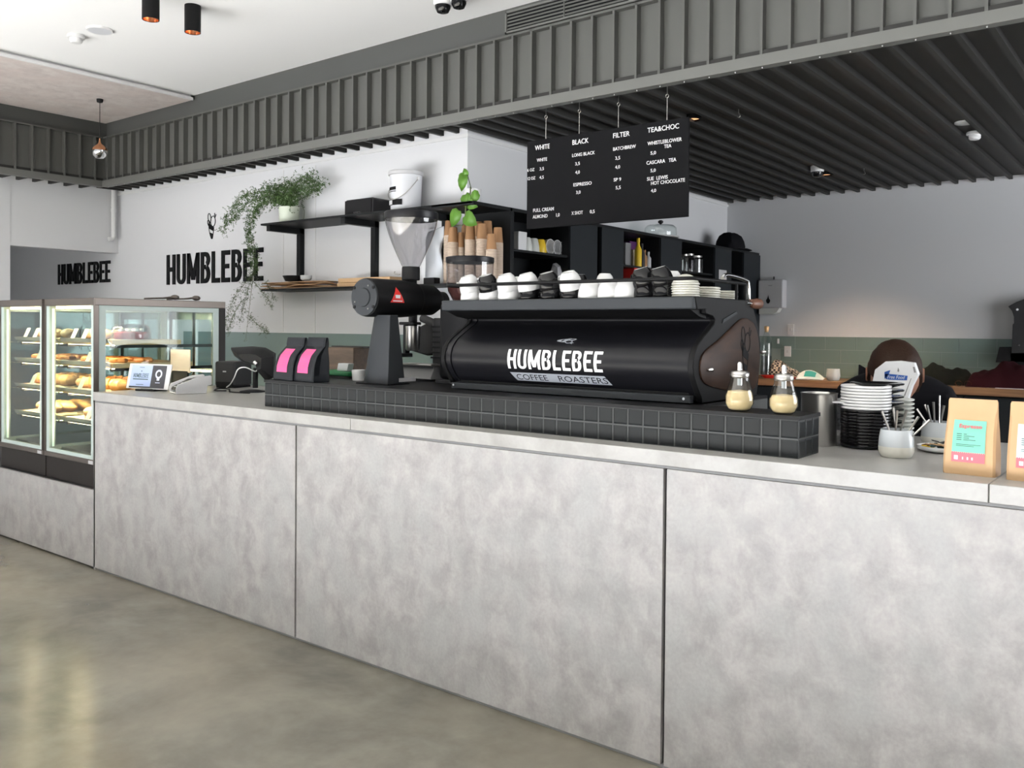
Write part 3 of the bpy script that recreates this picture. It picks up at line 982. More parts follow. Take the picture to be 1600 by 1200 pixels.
p = at('y', 0.30, 1071, 464)
saucer_pile(p.x, 0.30, 6, 'under the domed bowl')
o = tag(obj('cream_bowl', me_dome), 'cream bowl turned upside down on the tallest saucer pile', 'bowl')
o.location = (p.x, 0.30, ZTR + 6 * 0.0086)
for px, n_, lab in ((1104, 5, 'in the middle behind the domed bowl'), (1132, 4, 'nearest the steam knob')):
    p = at('x', -1.455, px, 465)
    saucer_pile(-1.455, p.y, n_, lab)
# ================================================================== filter grinder (front cap faces the customer)
pc = at('y', 0.2, 571, 464.5)
GX = pc.x
gr = thing('coffee_grinder', 'tall black shop grinder with clear conical hopper and red triangle badge', 'grinder', (GX, 0.2, hz))
zc = pc.z - hz
rc = 30.5 / ppm(pc)
# pedestal: tapering column, front face with a chamfer
def gp(px, py):
    p = at('y', 0.23, px, py)
    return p.x - GX, p.z - hz
bl, br, tl, trr = gp(561, 602), gp(606, 603), gp(577, 492), gp(607, 492)
dpb = at('x', GX + br[0], 633, 603).y - 0.2
dpt = at('x', GX + trr[0], 622, 492).y - 0.2
zz = tl[1]
fy = 0.03
def ring(x0, x1, y0, y1, z, c):
    return [(x0 + c, y0, z), (x1, y0, z), (x1, y1, z), (x0, y1, z), (x0, y0 + c * 0.5, z)]
dpb = min(dpb, 0.30)
MB().loft([ring(bl[0], br[0], fy, dpb, 0.004, 0.055), ring(tl[0], trr[0], fy + 0.01, min(dpt, dpb - 0.02), zz, 0.045)]).build('pedestal', 'charcoal_plate', gr, bevel=0.003)
MB().box(bl[0] - 0.01, br[0] + 0.01, fy - 0.012, dpb + 0.02, 0, 0.006).build('base_plate', 'black_metal', gr, bevel=0.002)
MB().box(br[0] - 0.001, br[0] + 0.002, 0.10, 0.21, 0.012, 0.03).build('rating_plate', 'grey_plastic', gr)
# motor barrel, axis towards the counter front
ml = 0.30
MB().lathe([(rc * 0.90, -0.004), (rc * 0.98, 0.0), (rc, 0.012), (rc, ml * 0.75), (rc * 0.94, ml)], 40, (0, 0, zc), axis='y').build('motor_barrel', 'black_metal', gr, smooth=True)
cp = MB().lathe([(rc * 0.94, -0.010), (rc * 0.96, -0.004)], 40, (0, 0, zc), axis='y').build('end_cap', 'charcoal_plate', gr, smooth=True)
MB().lathe([(rc * 0.46, -0.016), (rc * 0.50, -0.008)], 28, (0, 0, zc), axis='y').build('cap_boss', 'charcoal_plate', cp, smooth=True)
for a in (60, 180 + 20, 300):
    MB().cyl((rc * 0.68 * math.cos(R(a)), -0.014, zc + rc * 0.68 * math.sin(R(a))), 0.004, 0.006, 8, 'y').build('cap_screw', 'steel', cp, smooth=True)
for a in (35, 145, 215, 325):
    MB().cyl((rc * 0.86 * math.cos(R(a)), -0.013, zc + rc * 0.86 * math.sin(R(a))), 0.008, 0.006, 10, 'y').build('cap_bolt', 'black_metal', cp, smooth=True)
# grinding head behind the barrel
MB().lathe([(rc * 0.94, ml), (rc * 0.86, ml + 0.02), (rc * 0.84, ml + 0.13), (rc * 0.62, ml + 0.17), (rc * 0.5, ml + 0.19), (rc * 0.5, ml + 0.225), (rc * 0.38, ml + 0.24)], 36, (0, 0, zc), axis='y').build('grinding_head', 'black_metal', gr, smooth=True)
# triangle badge on the flank
pb = at('x', GX + rc * 0.98, 621, 462)
yb_, zb_ = pb.y - 0.2, pb.z - hz
an = math.asin(max(-1, min(1, (zb_ - zc) / rc)))
bd = MB()
tri = [(-0.045, -0.032), (0.045, -0.032), (0.0, 0.042)]
def onb(u, v, d):
    a = an + v / rc
    return ((rc + 0.0012 + d) * math.cos(a), yb_ + u, zc + (rc + 0.0012 + d) * math.sin(a))
polys_mesh(bd, cut_poly(tri, [-0.02, -0.008, 0.006, 0.02]), onb, 0.0008)
bo = bd.build('badge', 'red', gr)
b2 = MB()
polys_mesh(b2, [[(-0.014, -0.012), (0.014, -0.012), (0.016, 0.003), (-0.016, 0.003)], [(-0.03, -0.027), (0.03, -0.027), (0.03, -0.022), (-0.03, -0.022)]], lambda u, v, d: onb(u, v, d + 0.001), 0.0004)
b2.build('badge_mark', 'paper_white', bo)
# neck, collar and hopper
yh = at('x', GX, 642, 428).y - 0.2
def hz_(py):
    return at('x', GX, 642, py).z - hz
k_ = ppm((GX, yh + 0.2, 1.7))
MB().lathe([(9.5 / k_, zc + rc * 0.6), (9.5 / k_, hz_(437))], 24, (0, yh, 0)).build('hopper_neck', 'black_metal', gr, smooth=True)
MB().lathe([(13 / k_, hz_(438)), (14.2 / k_, hz_(437)), (14.2 / k_, hz_(419)), (13.4 / k_, hz_(417))], 28, (0, yh, 0)).build('hopper_collar', 'black_plastic', gr, smooth=True)
hp = [(13.2, 418), (17, 410), (23.5, 396), (30, 381), (35.5, 366), (39.5, 352), (41.5, 341)]
MB().lathe([(a / k_, hz_(b)) for a, b in hp], 40, (0, yh, 0), cap0=False, cap1=False).build('hopper', 'glass_smoke', gr, smooth=True)
hpo = gr
MB().lathe([(41.5 / k_, hz_(344)), (42.3 / k_, hz_(342)), (42.3 / k_, hz_(333)), (41 / k_, hz_(332)), (39 / k_, hz_(333)), (39 / k_, hz_(343))], 40, (0, yh, 0), cap0=False, cap1=False).build('hopper_rim', 'black_satin', gr, smooth=True)
MB().lathe([(39 / k_, hz_(338)), (0.002, hz_(337))], 40, (0, yh, 0), cap0=False, cap1=False).build('hopper_lid', 'glass_smoke', gr, smooth=True)
MB().tube([(-0.045, yh - 0.03, hz_(429)), (-0.075, yh - 0.03, hz_(428)), (-0.085, yh - 0.03, hz_(426)), (-0.080, yh - 0.03, hz_(424))], 0.003, 6).build('shutter_pin', 'steel', gr, smooth=True)
# spout, clamp arm and steel catch cup
ys_ = at('x', GX, 645, 530).y - 0.2
ys_ = ml + 0.10
zcup = at('y', 0.2 + ys_, 645, 514).z - hz
xs_ = at('y', 0.2 + ys_, 645, 520).x - GX
MB().lathe([(0.022, zcup), (0.022, zc - rc * 0.7)], 16, (xs_, ys_, 0)).build('spout', 'black_plastic', gr, smooth=True)
MB().box(xs_ - 0.05, xs_ + 0.05, ys_ - 0.05, ys_ + 0.01, zcup + 0.02, zcup + 0.035).build('clamp_arm', 'black_plastic', gr, bevel=0.004)
zb = at('y', 0.2 + ys_, 645, 548).z - hz
kk = ppm((GX, 0.2 + ys_, 1.4))
MB().lathe([(9.5 / kk, zb), (11.5 / kk, zb + 0.008), (11.8 / kk, zcup + 0.015), (11.0 / kk, zcup + 0.015), (10.6 / kk, zb + 0.02), (0.002, zb + 0.018)], 28, (xs_, ys_, 0)).build('catch_cup', 'steel', gr, smooth=True)
MB().box(xs_ - 0.05, xs_ + 0.02, ys_ - 0.16, ys_ - 0.02, zb - 0.03, zb - 0.012).box(xs_ - 0.05, xs_ - 0.03, ys_ - 0.02, ys_ + 0.01, zb - 0.03, zcup + 0.02).build('cup_bracket', 'black_plastic', gr, bevel=0.003)

# ================================================================== espresso bean grinder behind the machine
g2c = at('y', 0.62, 734, 440)
G2 = thing('bean_grinder', 'black espresso grinder with clear round hopper of coffee beans', 'grinder', (g2c.x, 0.62, hz))
k2 = ppm((g2c.x, 0.62, 1.6))
def gz(py):
    return at('y', 0.62, 734, py).z - hz
MB().lathe([(22 / k2, gz(474)), (27 / k2, gz(468)), (34 / k2, gz(455)), (36.5 / k2, gz(440)), (37 / k2, gz(408))], 36, cap0=False, cap1=False).build('hopper', 'glass_smoke', G2, smooth=True)
MB().lathe([(37.5 / k2, gz(411)), (38 / k2, gz(409)), (38 / k2, gz(403)), (36 / k2, gz(402)), (0.002, gz(401.5))], 36, cap0=False).build('hopper_lid', 'black_satin', G2, smooth=True)
MB().lathe([(20 / k2, gz(474)), (26 / k2, gz(467)), (33 / k2, gz(455)), (35 / k2, gz(447)), (20 / k2, gz(450)), (0.002, gz(452))], 32).build('coffee_beans', 'beans', G2, smooth=True)
MB().box(-0.09, 0.09, -0.12, 0.13, 0.02, gz(474)).build('grinder_body', 'black_plastic', G2, bevel=0.02)
MB().box(-0.10, 0.10, -0.13, 0.14, 0, 0.02).build('foot_plate', 'dark_grey', G2, bevel=0.004)

# second grinder with chute and finned side, seen left of the machine
pg = at('y', 0.55, 668, 540)
G3 = thing('espresso_grinder', 'dark espresso grinder with ribbed side between shop grinder and machine', 'grinder', (at('y', 0.75, 694, 560).x, 0.75, hz))
def g3(px, py):
    p = at('y', 0.75, px, py)
    return p.x - G3.location.x, p.z - hz
x0_, z1_ = g3(686, 497)
x1_, _ = g3(724, 497)
MB().box(x0_ - 0.0, x1_ - 0.03, -0.05, 0.12, 0.03, z1_).build('grinder_body', 'dark_grey', G3, bevel=0.008)
for i in range(7):
    MB().box(x0_ - 0.004, x1_ - 0.032, -0.058, -0.05, z1_ - 0.05 - i * 0.026, z1_ - 0.04 - i * 0.026).build('cooling_fin', 'black_plastic', G3)
MB().tube([(*g3(660, 497)[:1], 0.0, g3(660, 497)[1]), (g3(678, 505)[0], 0, g3(678, 505)[1]), (g3(692, 528)[0], 0, g3(692, 528)[1])], 0.022, 12).build('chute_handle', 'dark_grey', G3, smooth=True)
MB().prism([g3(*q) for q in [(634, 548), (645, 512), (668, 500), (690, 530), (690, 553), (660, 556)]], 'y', 0.03, 0.16).build('dosing_chamber', 'black_plastic', G3, bevel=0.01)
MB().box(x0_ - 0.01, x1_ - 0.03, -0.05, 0.15, 0, 0.03).build('base', 'dark_grey', G3, bevel=0.006)
# digital scale beside it
S1 = thing('bench_scale', 'grey bench scale with slanted display behind the shop grinder', 'scale', (at('y', 0.75, 655, 585).x, 0.565, hz))
def sx_(px, py):
    p = at('y', 0.60, px, py)
    return p.x - S1.location.x, p.z - hz
a0, a1 = sx_(633, 0)[0], sx_(684, 0)[0]
MB().prism([(0.0, 0.01), (0.10, 0.01), (0.10, 0.075), (0.03, 0.075)], 'x', a0, a1).build('scale_body', 'mid_grey', S1, bevel=0.004)
MB().box(a0 - 0.01, a1 + 0.01, -0.005, 0.105, 0.075, 0.085).build('weigh_pan', 'steel', S1, bevel=0.003)
MB().box(a0, a1, 0.01, 0.1, 0, 0.01).build('scale_feet', 'black_plastic', S1)
# ================================================================== lettering and emblem on the back wall
def wall_word(name, label, x0, x1, z0, z1, y, cat='sign'):
    t = thing(name, label, cat, (x0, y, z0))
    wd, ls = word('HUMBLEBEE')
    for L_ in ls:
        mb = MB()
        polys_mesh(mb, L_, lambda u, v, d: (u / wd * (x1 - x0), -0.001 - d, v * (z1 - z0)), 0.012)
        mb.build('letter', 'letter_black', t)
    return t
def bee(name, label, x, y, z, s, flip=1):
    t = thing(name, label, 'emblem', (x, y, z))
    mb = MB()
    polys_mesh(mb, bee_polys(0.028), lambda u, v, d: (flip * u * s, -0.001 - d, v * s * flip), 0.004)
    mb.build('bee_outline', 'letter_black', t)
wall_word('wall_sign', 'large black HUMBLEBEE letters on the white back wall', -7.678, -6.205, 1.832, 2.112, YB)
pb = at('y', YB, 331, 374)
bee('bee_emblem', 'black outlined bee drawing above the large wall letters', pb.x, YB, pb.z + 0.002, 0.235)
wall_word('corridor_sign', 'smaller black HUMBLEBEE letters seen through the doorway', -9.853, -8.735, 1.885, 2.105, YB)
pb = at('y', YB, 128, 462)
bee('corridor_bee_emblem', 'black bee drawing under the doorway letters, behind the pastry case', pb.x + 0.1, YB, pb.z - 0.05, 0.55, -1)
# pipe on the left wall beside the doorway head
pp = at('x', XL + 0.04, 177.5, 300)
pe = at('x', XL + 0.04, 177.5, 374)
pi = thing('waste_pipe', 'white plastic pipe dropping from the bulkhead by the wall corner', 'pipe', (XL + 0.04, pp.y, pe.z))
MB().tube([(0, 0, pp.z - pe.z + 0.06), (0, 0, 0.03), (0, -0.012, 0.006), (0, -0.05, 0.0)], 0.022, 14).build('pipe', 'white_plastic', pi, smooth=True)
MB().lathe([(0.027, 0), (0.027, 0.03)], 16, (0, 0, at('x', XL + 0.04, 178, 331).z - pe.z)).build('coupling', 'white_plastic', pi, smooth=True)
MB().box(-0.04, 0.02, -0.006, 0.006, 0.33, 0.345).build('pipe_clip', 'white_plastic', pi)

# ================================================================== black wall shelves
xb = [at('y', YB, px, 400).x for px in (473, 589)]
ydep = at('x', xb[0], 419, 357).y          # front of bracket arm
zsh = at('y', ydep - 0.02, 420, 351).z
XSH0 = at('y', ydep - 0.02, 407, 352).x
ysf = ydep - 0.02
zsl = at('y', ysf + 0.08, 470, 450).z
XSL0 = at('y', ysf + 0.08, 408, 452).x
# corner of the upper board next to the side wall
pcn = at('z', zsh, 745, 318)
XCAB = -3.592                              # front face of the side-wall joinery
ws = thing('wall_shelf', 'two-tier black metal wall shelf with L brackets', 'shelf', (xb[0], YB, zsl))
def wsb(name, x0, x1, y0, y1, z0, z1, mt='black_joinery'):
    return MB().box(x0 - xb[0], x1 - xb[0], y0 - YB, y1 - YB, z0 - zsl, z1 - zsl).build(name, mt, ws, bevel=0.0015)
wsb('upper_board', XSH0, XCAB - 0.01, ysf, YB, zsh, zsh + 0.014)
wsb('lower_board', XSL0, XCAB - 0.01, ysf + 0.08, YB, zsl - 0.014, zsl)
for x in (xb[0], xb[1], at('y', YB, 700, 400).x):
    wsb('bracket_upright', x - 0.022, x + 0.022, YB - 0.045, YB, zsl, zsh)
    wsb('bracket_arm', x - 0.022, x + 0.022, ydep, YB, zsh - 0.045, zsh)

# ================================================================== black joinery along the side wall
YC0, YC1 = ysf, at('x', XCAB, 1187, 420).y
jo = thing('wall_cabinet', 'long black wall cabinet with open bays and flat doors along the side wall', 'cabinet', (XCAB, YC0, 0.0))
ztc = at('x', XCAB, 1000, 366).z
zb_ = 0.92
def jb(name, y0, y1, x0, x1, z0, z1, mt='black_joinery'):
    return MB().box(x0 - XCAB, x1 - XCAB, y0 - YC0, y1 - YC0, z0, z1).build(name, mt, jo)
ztop_c = zsh + 0.014
jb('top_board', YC0, YC1, XS, XCAB, ztop_c - 0.022, ztop_c)
jb('bottom_board', at('x', XCAB, 797, 420).y, YC1, XS, XCAB, zb_, zb_ + 0.02)
jb('back_board', YB + 0.002, YC1, XS, XS + 0.012, zb_, ztop_c)
def ycab(px):
    return at('x', XCAB, px, 420).y
edges = [(800, 'div'), (888, 'door'), (931, 'gap'), (937, 'door'), (972, 'div'), (1030, 'door'), (1063, 'div'), (1115, 'door'), (1141, 'div'), (1160, 'door'), (1186, 'end')]
YE = ycab(797)
jb('end_panel', YE, YE + 0.02, XS, XCAB, zb_, ztop_c)
for i, (px, kd) in enumerate(edges):
    y = ycab(px)
    jb('divider', y, y + 0.02, XS + 0.01, XCAB - 0.002, zb_, ztop_c - 0.02)
    if kd == 'door':
        d_ = jb('door', y + 0.004, ycab(edges[i + 1][0]) - 0.004, XCAB - 0.004, XCAB + 0.014, zb_ + 0.03, ztop_c - 0.025, 'black_panel')
    elif kd == 'div':
        y2 = ycab(edges[i + 1][0])
        zsb = {800: at('x', XCAB, 840, 393).z, 972: at('x', XCAB, 1000, 416).z, 1063: at('x', XCAB, 1090, 425).z, 1141: 1.75}[px]
        jb('shelf_board', y + 0.02, y2, XS + 0.012, XCAB - 0.01, zsb - 0.016, zsb)
jb('pull_bar', ycab(930), ycab(933), XCAB + 0.014, XCAB + 0.03, 1.62, 1.78, 'steel')
jb('notice', ycab(1121), ycab(1133), XCAB + 0.0145, XCAB + 0.016, at('x', XCAB, 1127, 440).z, at('x', XCAB, 1127, 422).z, 'grey_plastic')
# cups in the first open bay
zs1 = at('x', XCAB, 840, 393).z
xin = XCAB - 0.09
spec = [(810, 'box', 'white square carton'), (822, 'up', 'grey'), (833, 'up', 'grey'), (844, 'up', 'yellow'), (855, 'side', 'white'), (866, 'side', 'white'), (876, 'side', 'white'), (884, 'side', 'white')]
names_ = ['first', 'second', 'third', 'fourth']
cnt = 0
for i, (px, kd, nm_) in enumerate(spec):
    y = at('x', xin, px, 385).y
    if kd == 'box':
        t = tag(MB().loft([[(-.035, -.045, 0), (.035, -.045, 0), (.035, .045, 0), (-.035, .045, 0)], [(-.038, -.048, .13), (.038, -.048, .13), (.038, .048, .13), (-.038, .048, .13)]]).build('carton', 'white_plastic', bevel=0.003), 'white square carton at the left of the cup bay', 'carton')
        t.location = (xin, y, zs1)
    elif kd == 'up':
        t = thing('shelf_cup', 'yellow cup upside down in the open cup bay' if nm_ == 'yellow' else 'grey cup upside down in the cup bay, %s from the carton' % names_[i - 1], 'cup', (xin, y, zs1), 0, 'cups in the open bay')
        MB().lathe([(0.045, 0), (0.046, 0.005), (0.042, 0.05), (0.032, 0.095), (0.026, 0.10), (0.002, 0.098)], 20).build('bowl', 'yellow' if nm_ == 'yellow' else 'stone_ceramic', t, smooth=True)
    else:
        cnt += 1
        t = thing('shelf_cup', 'white cup lying on its side in the cup bay, %s from the yellow cup' % names_[cnt - 1], 'cup', (xin + 0.03, y, zs1 + 0.055), 0, 'cups in the open bay')
        MB().lathe([(0.028, -0.09), (0.045, -0.07), (0.054, -0.02), (0.055, 0.0), (0.051, 0.0), (0.046, -0.04), (0.025, -0.08), (0.002, -0.082)], 22, axis='x').build('bowl', 'white_ceramic', t, smooth=True)
t = tag(MB().loft([[(-.05, -.03, 0), (.05, -.03, 0), (.05, .09, 0), (-.05, .09, 0)], [(-.02, -.005, .13), (.02, -.005, .10), (.02, .13, .15), (-.02, .13, .16)]]).build('cloth_pile', 'grey_plastic', smooth=True), 'folded grey paper cone lying in the lower cup bay', 'paper')
t.location = (xin, at('x', xin, 868, 425).y, at('x', xin, 868, 440).z)
# packets and bottles in the second open bay
zs2 = at('x', XCAB, 1000, 416).z
its = [(977, 'box', 'mid_grey', 0.09, 0.20, 'tall grey carton'), (985, 'box', 'purple', 0.12, 0.235, 'purple carton'), (989, 'box', 'card', 0.10, 0.15, 'cream carton'), (997, 'bottle', 'yellow', 0.03, 0.24, 'yellow bottle'), (1003, 'bottle', 'dark_grey', 0.024, 0.20, 'dark slim bottle'), (1007, 'bottle', 'cup_kraft', 0.024, 0.15, 'amber bottle'), (1013, 'bottle', 'grey_plastic', 0.024, 0.14, 'clear grey bottle')]
for px, kd, mt_, wd, ht, lab in its:
    off = 0.07 if kd == 'bottle' else (0.155 if mt_ != 'purple' else 0.25)
    y = at('x', XCAB - off, px, 400).y
    if kd == 'box':
        o = tag(MB().box(-0.03, 0.03, -wd / 2, wd / 2, 0, ht).build('carton', mt_, bevel=0.003), lab + ' in the second open cabinet bay', 'carton')
    else:
        o = thing('bottle', lab + ' in the second open cabinet bay', 'bottle')
        MB().lathe([(wd, 0), (wd, ht * 0.6), (wd * 0.45, ht * 0.75), (wd * 0.4, ht * 0.88)], 16).build('bottle_body', mt_, o, smooth=True)
        MB().lathe([(wd * 0.5, ht * 0.86), (wd * 0.45, ht)], 12).build('cap', mt_, o, smooth=True)
    o.location = (XCAB - off, y, zs2)
o = tag(MB().box(-0.1, 0.1, -0.16, 0.16, 0, 0.10).build('tin', 'red', bevel=0.006), 'red tin on the lower board of the second bay', 'tin')
o.location = (XCAB - 0.12, at('x', XCAB - 0.12, 990, 428).y, at('x', XCAB - 0.12, 990, 434).z - 0.03)
zs3 = at('x', XCAB, 1090, 425).z
for px, r_, ht, lab in ((1070, 0.035, 0.16, 'glass jar nearest the doors'), (1077, 0.05, 0.17, 'second dark jar'), (1087, 0.07, 0.16, 'wide dark jar')):
    o = thing('storage_jar', lab + ' in the third open cabinet bay', 'jar', (XCAB - 0.1, at('x', XCAB - 0.1, px, 400).y, zs3))
    MB().lathe([(r_, 0), (r_, ht * 0.8), (r_ * 0.8, ht * 0.9)], 18).build('jar_body', 'glass_smoke' if r_ > 0.04 else 'glass_clear', o, smooth=True)
    MB().lathe([(r_ * 0.85, ht * 0.9), (r_ * 0.85, ht)], 18).build('lid', 'steel', o, smooth=True)
# cake dome on top of the cabinet
pd = at('z', ztop_c, 1032, 372)
pdx = -3.70
pd = at('x', pdx, 1032, 371)
kd_ = ppm(pd)
cd_ = thing('cake_dome', 'clear glass cake dome with black knob on top of the cabinet', 'cake stand', (pdx, pd.y, ztop_c))
MB().lathe([(28 / kd_, 0), (29 / kd_, 0.006), (28 / kd_, 0.012), (0.002, 0.010)], 32).build('plate', 'white_ceramic', cd_, smooth=True)
MB().lathe([(24.5 / kd_, 0.012), (25 / kd_, 0.03), (24.5 / kd_, 0.085), (21 / kd_, 0.105), (10 / kd_, 0.114), (0.004, 0.116)], 36, cap0=False).build('dome', 'glass_clear', cd_, smooth=True)
MB().lathe([(0.008, 0.115), (0.010, 0.122), (0.022, 0.130), (0.024, 0.142), (0.012, 0.152), (0.002, 0.153)], 18).build('knob', 'black_plastic', cd_, smooth=True)
# black cap resting at the end of the cabinet
ph_ = at('x', -3.68, 1141, 385)
hb = thing('soft_hat', 'soft black cap lying on the far end of the cabinet top', 'hat', (-3.68, ph_.y, ztop_c))
rg = []
for i, (r_, z) in enumerate([(0.13, 0.0), (0.135, 0.03), (0.125, 0.08), (0.10, 0.13), (0.055, 0.16), (0.004, 0.165)]):
    rg.append([(r_ * math.cos(2 * math.pi * k / 20), 1.15 * r_ * math.sin(2 * math.pi * k / 20) + 0.02 * math.sin(k), z + 0.008 * math.sin(3 * k)) for k in range(20)])
MB().loft(rg).build('crown', 'shirt_black', hb, smooth=True)
MB().lathe([(0.15, 0.004), (0.20, 0.008), (0.15, 0.022)], 20, (0.0, 0.16, 0), sx=0.7).build('peak', 'shirt_black', hb, smooth=True)

# ================================================================== things on the wall shelves
zU = zsh + 0.014
# asparagus fern in a pale green textured pot
pf = at('y', YB - 0.13, 452, 347)
fp = thing('potted_fern', 'asparagus fern trailing from a pale green textured pot on the upper shelf', 'plant', (pf.x, YB - 0.13, zU))
kf = ppm((pf.x, YB - 0.13, zU))
rp = 16 / kf
hpot = 29 / kf
MB().lathe([(rp * 0.93, 0), (rp * 0.96, 0.004), (rp, hpot), (rp * 0.9, hpot), (rp * 0.88, hpot * 0.85), (0.003, hpot * 0.84)], 28).build('pot', 'pot_green', fp, smooth=True)
stems, lv, lg = MB(), MB(), MB()
def fern_strand(pts, n, size, dens, mb):
    pts = catmull([tuple(p) for p in pts], 6)
    stems.tube(pts, 0.0028, 4, r1=0.0012)
    for i in range(1, len(pts)):
        a, b = Vector(pts[i - 1]), Vector(pts[i])
        for k in range(dens):
            c = a.lerp(b, random.random())
            s = size * random.uniform(0.5, 1.2)
            off = Vector((random.gauss(0, 1), random.gauss(0, 0.6), random.gauss(0, 1))) * s * 1.1
            c2 = c + off
            stems_dir = off.normalized()
            for q in range(4):
                d1 = Vector((random.gauss(0, 1), random.gauss(0, 1), random.gauss(0, 1))).normalized() * s * 0.62
                d2 = stems_dir.cross(d1)
                d2 = d2.normalized() * s * 0.2 if d2.length > 1e-6 else Vector((s * .1, 0, 0))
                mb.quad(c2 - d2, c2 + d1 * 0.5 - d2 * 0.2, c2 + d1, c2 + d1 * 0.5 + d2)
def fpx(px, py, dy=0.0):
    p = at('y', YB - 0.13 - dy, px, py)
    return (p.x - pf.x, -dy, p.z - zU)
top = (0, 0, hpot * 0.9)
S_ = 0.030
for pts, dens, mb in [
    ([(438, 312), (415, 300), (385, 305), (360, 330), (350, 362)], 16, lv),
    ([(440, 310), (410, 318), (395, 335), (388, 365), (392, 400), (398, 428)], 14, lv),
    ([(440, 312), (420, 306), (398, 312), (375, 328), (362, 345)], 13, lv),
    ([(436, 316), (405, 322), (392, 350), (394, 385), (402, 415)], 11, lv),
    ([(455, 310), (470, 292), (485, 282), (505, 290)], 12, lv),
    ([(458, 312), (475, 302), (488, 296), (496, 296)], 10, lv),
    ([(452, 312), (462, 288), (478, 275), (488, 280)], 8, lv),
    ([(440, 308), (430, 296), (420, 290)], 12, lv),
    ([(445, 310), (440, 296), (446, 288)], 14, lv),
    ([(450, 310), (455, 296), (460, 290)], 14, lv),
    ([(400, 420), (385, 440), (368, 462), (358, 485), (352, 508)], 9, lg),
    ([(398, 425), (388, 450), (382, 475), (374, 505)], 9, lg),
    ([(396, 425), (392, 460), (388, 495), (384, 530)], 2, lg),
    ([(396, 440), (410, 456), (420, 470), (424, 480)], 5, lg),
    ([(390, 495), (400, 505), (412, 514), (418, 520)], 6, lg),
    ([(378, 470), (366, 490), (360, 505), (356, 520)], 7, lg),
    ([(415, 440), (424, 455), (428, 468)], 5, lg)]:
    q = [top] if pts[0][1] < 320 else []
    fern_strand(q + [fpx(a, b, 0.10 if b > 318 or a < 420 else 0.03) for a, b in pts], 6, S_ * (0.95 if mb is lv else 0.65), int(dens * 1.35), mb)
stems.build('stems', 'stem', fp)
lv.build('foliage', 'leaf', fp)['kind'] = 'stuff'
lg.build('dry_foliage', 'leaf_grey', fp)['kind'] = 'stuff'
MB().tube([fpx(464, 322), fpx(472, 322), fpx(476, 330), fpx(475, 340), fpx(471, 347)], 0.0018, 6).build('bent_stem', 'stem', fp, smooth=True)
# black loudspeaker box
p0, p1 = at('y', YB - 0.25, 538, 346), at('y', YB - 0.25, 582, 346)
sp = thing('shelf_speaker', 'black wedge-shaped speaker on the upper shelf', 'speaker', ((p0.x + p1.x) / 2, YB - 0.15, zU))
hw = (p1.x - p0.x) / 2
hs = at('y', YB - 0.25, 560, 310).z - zU
MB().loft([[(-hw, -.10, 0), (hw, -.10, 0), (hw, .12, 0), (-hw, .12, 0)], [(-hw * .97, -.095, hs), (hw * .97, -.095, hs), (hw * .97, .10, hs * .98), (-hw * .97, .10, hs * .98)]]).build('cabinet', 'dark_grey', sp, bevel=0.012, seg=3)
MB().box(-hw * .93, hw * .93, -.104, -.099, hs * .08, hs * .92).build('grille', 'black_plastic', sp)
text('SONOS', 0.022, 'mid_grey', sp, (-0.01, -0.1045, hs * 0.12), align='CENTER', name='brand_mark')
# white paint pail
pp = at('y', YB - 0.16, 634, 330)
kp = ppm((pp.x, YB - 0.16, zU))
pl = thing('white_pail', 'white pail with wire handle and black label on the upper shelf', 'bucket', (pp.x, YB - 0.16, zU))
zl = at('y', YB - 0.16, 634, 270).z - zU
rr_ = 25.5 / kp
MB().lathe([(rr_ * 0.90, 0), (rr_ * 0.92, 0.004), (rr_, zl - 0.01)], 36).build('pail_body', 'pail_white', pl, smooth=True)
MB().lathe([(rr_ * 1.0, zl - 0.025), (rr_ * 1.07, zl - 0.022), (rr_ * 1.07, zl), (rr_ * 1.0, zl + 0.004), (0.003, zl + 0.002)], 36, cap0=False).build('lid', 'grey_plastic', pl, smooth=True)
hd = []
for k in range(13):
    a = R(180 * k / 12)
    hd.append((-rr_ * 1.06 * math.cos(a), -rr_ * 1.08 * math.sin(a), zl - 0.05 - 0.15 * math.sin(a) ** 1.0))
MB().tube(hd, 0.003, 6).build('wire_handle', 'steel', pl, smooth=True)
for sx in (-1, 1):
    MB().cyl((sx * rr_ * 1.0, 0, zl - 0.05), 0.012, 0.012 * sx, 10, 'x').build('handle_lug', 'white_plastic', pl, smooth=True)
def on_pail(u, v, d):
    a = R(-90) + u
    return ((rr_ * 0.975 + 0.002 + d) * math.cos(a), (rr_ * 0.975 + 0.002 + d) * math.sin(a), v)
lb_ = MB()
for a0 in range(-6, 4):
    polys_mesh(lb_, [[(R(a0 * 8), 0.045), (R(a0 * 8 + 8), 0.045), (R(a0 * 8 + 8), 0.085), (R(a0 * 8), 0.085)]], on_pail, 0.0008)
lbo = lb_.build('black_label', 'letter_black', pl)
lb_ = MB()
for a0 in range(-5, -1):
    polys_mesh(lb_, [[(R(a0 * 8), 0.050), (R(a0 * 8 + 6), 0.050), (R(a0 * 8 + 6), 0.080), (R(a0 * 8), 0.080)]], lambda u, v, d: on_pail(u, v, d + 0.001), 0.0006)
lb_.build('label_print', 'paper_white', lbo)
lb_ = MB()
for a0 in range(-6, 1):
    polys_mesh(lb_, [[(R(a0 * 8), 0.150), (R(a0 * 8 + 7), 0.150), (R(a0 * 8 + 7), 0.172), (R(a0 * 8), 0.172)], [(R(a0 * 8), 0.138), (R(a0 * 8 + 8), 0.138), (R(a0 * 8 + 8), 0.142), (R(a0 * 8), 0.142)]], on_pail, 0.0008)
lb_.build('name_print', 'letter_black', pl)
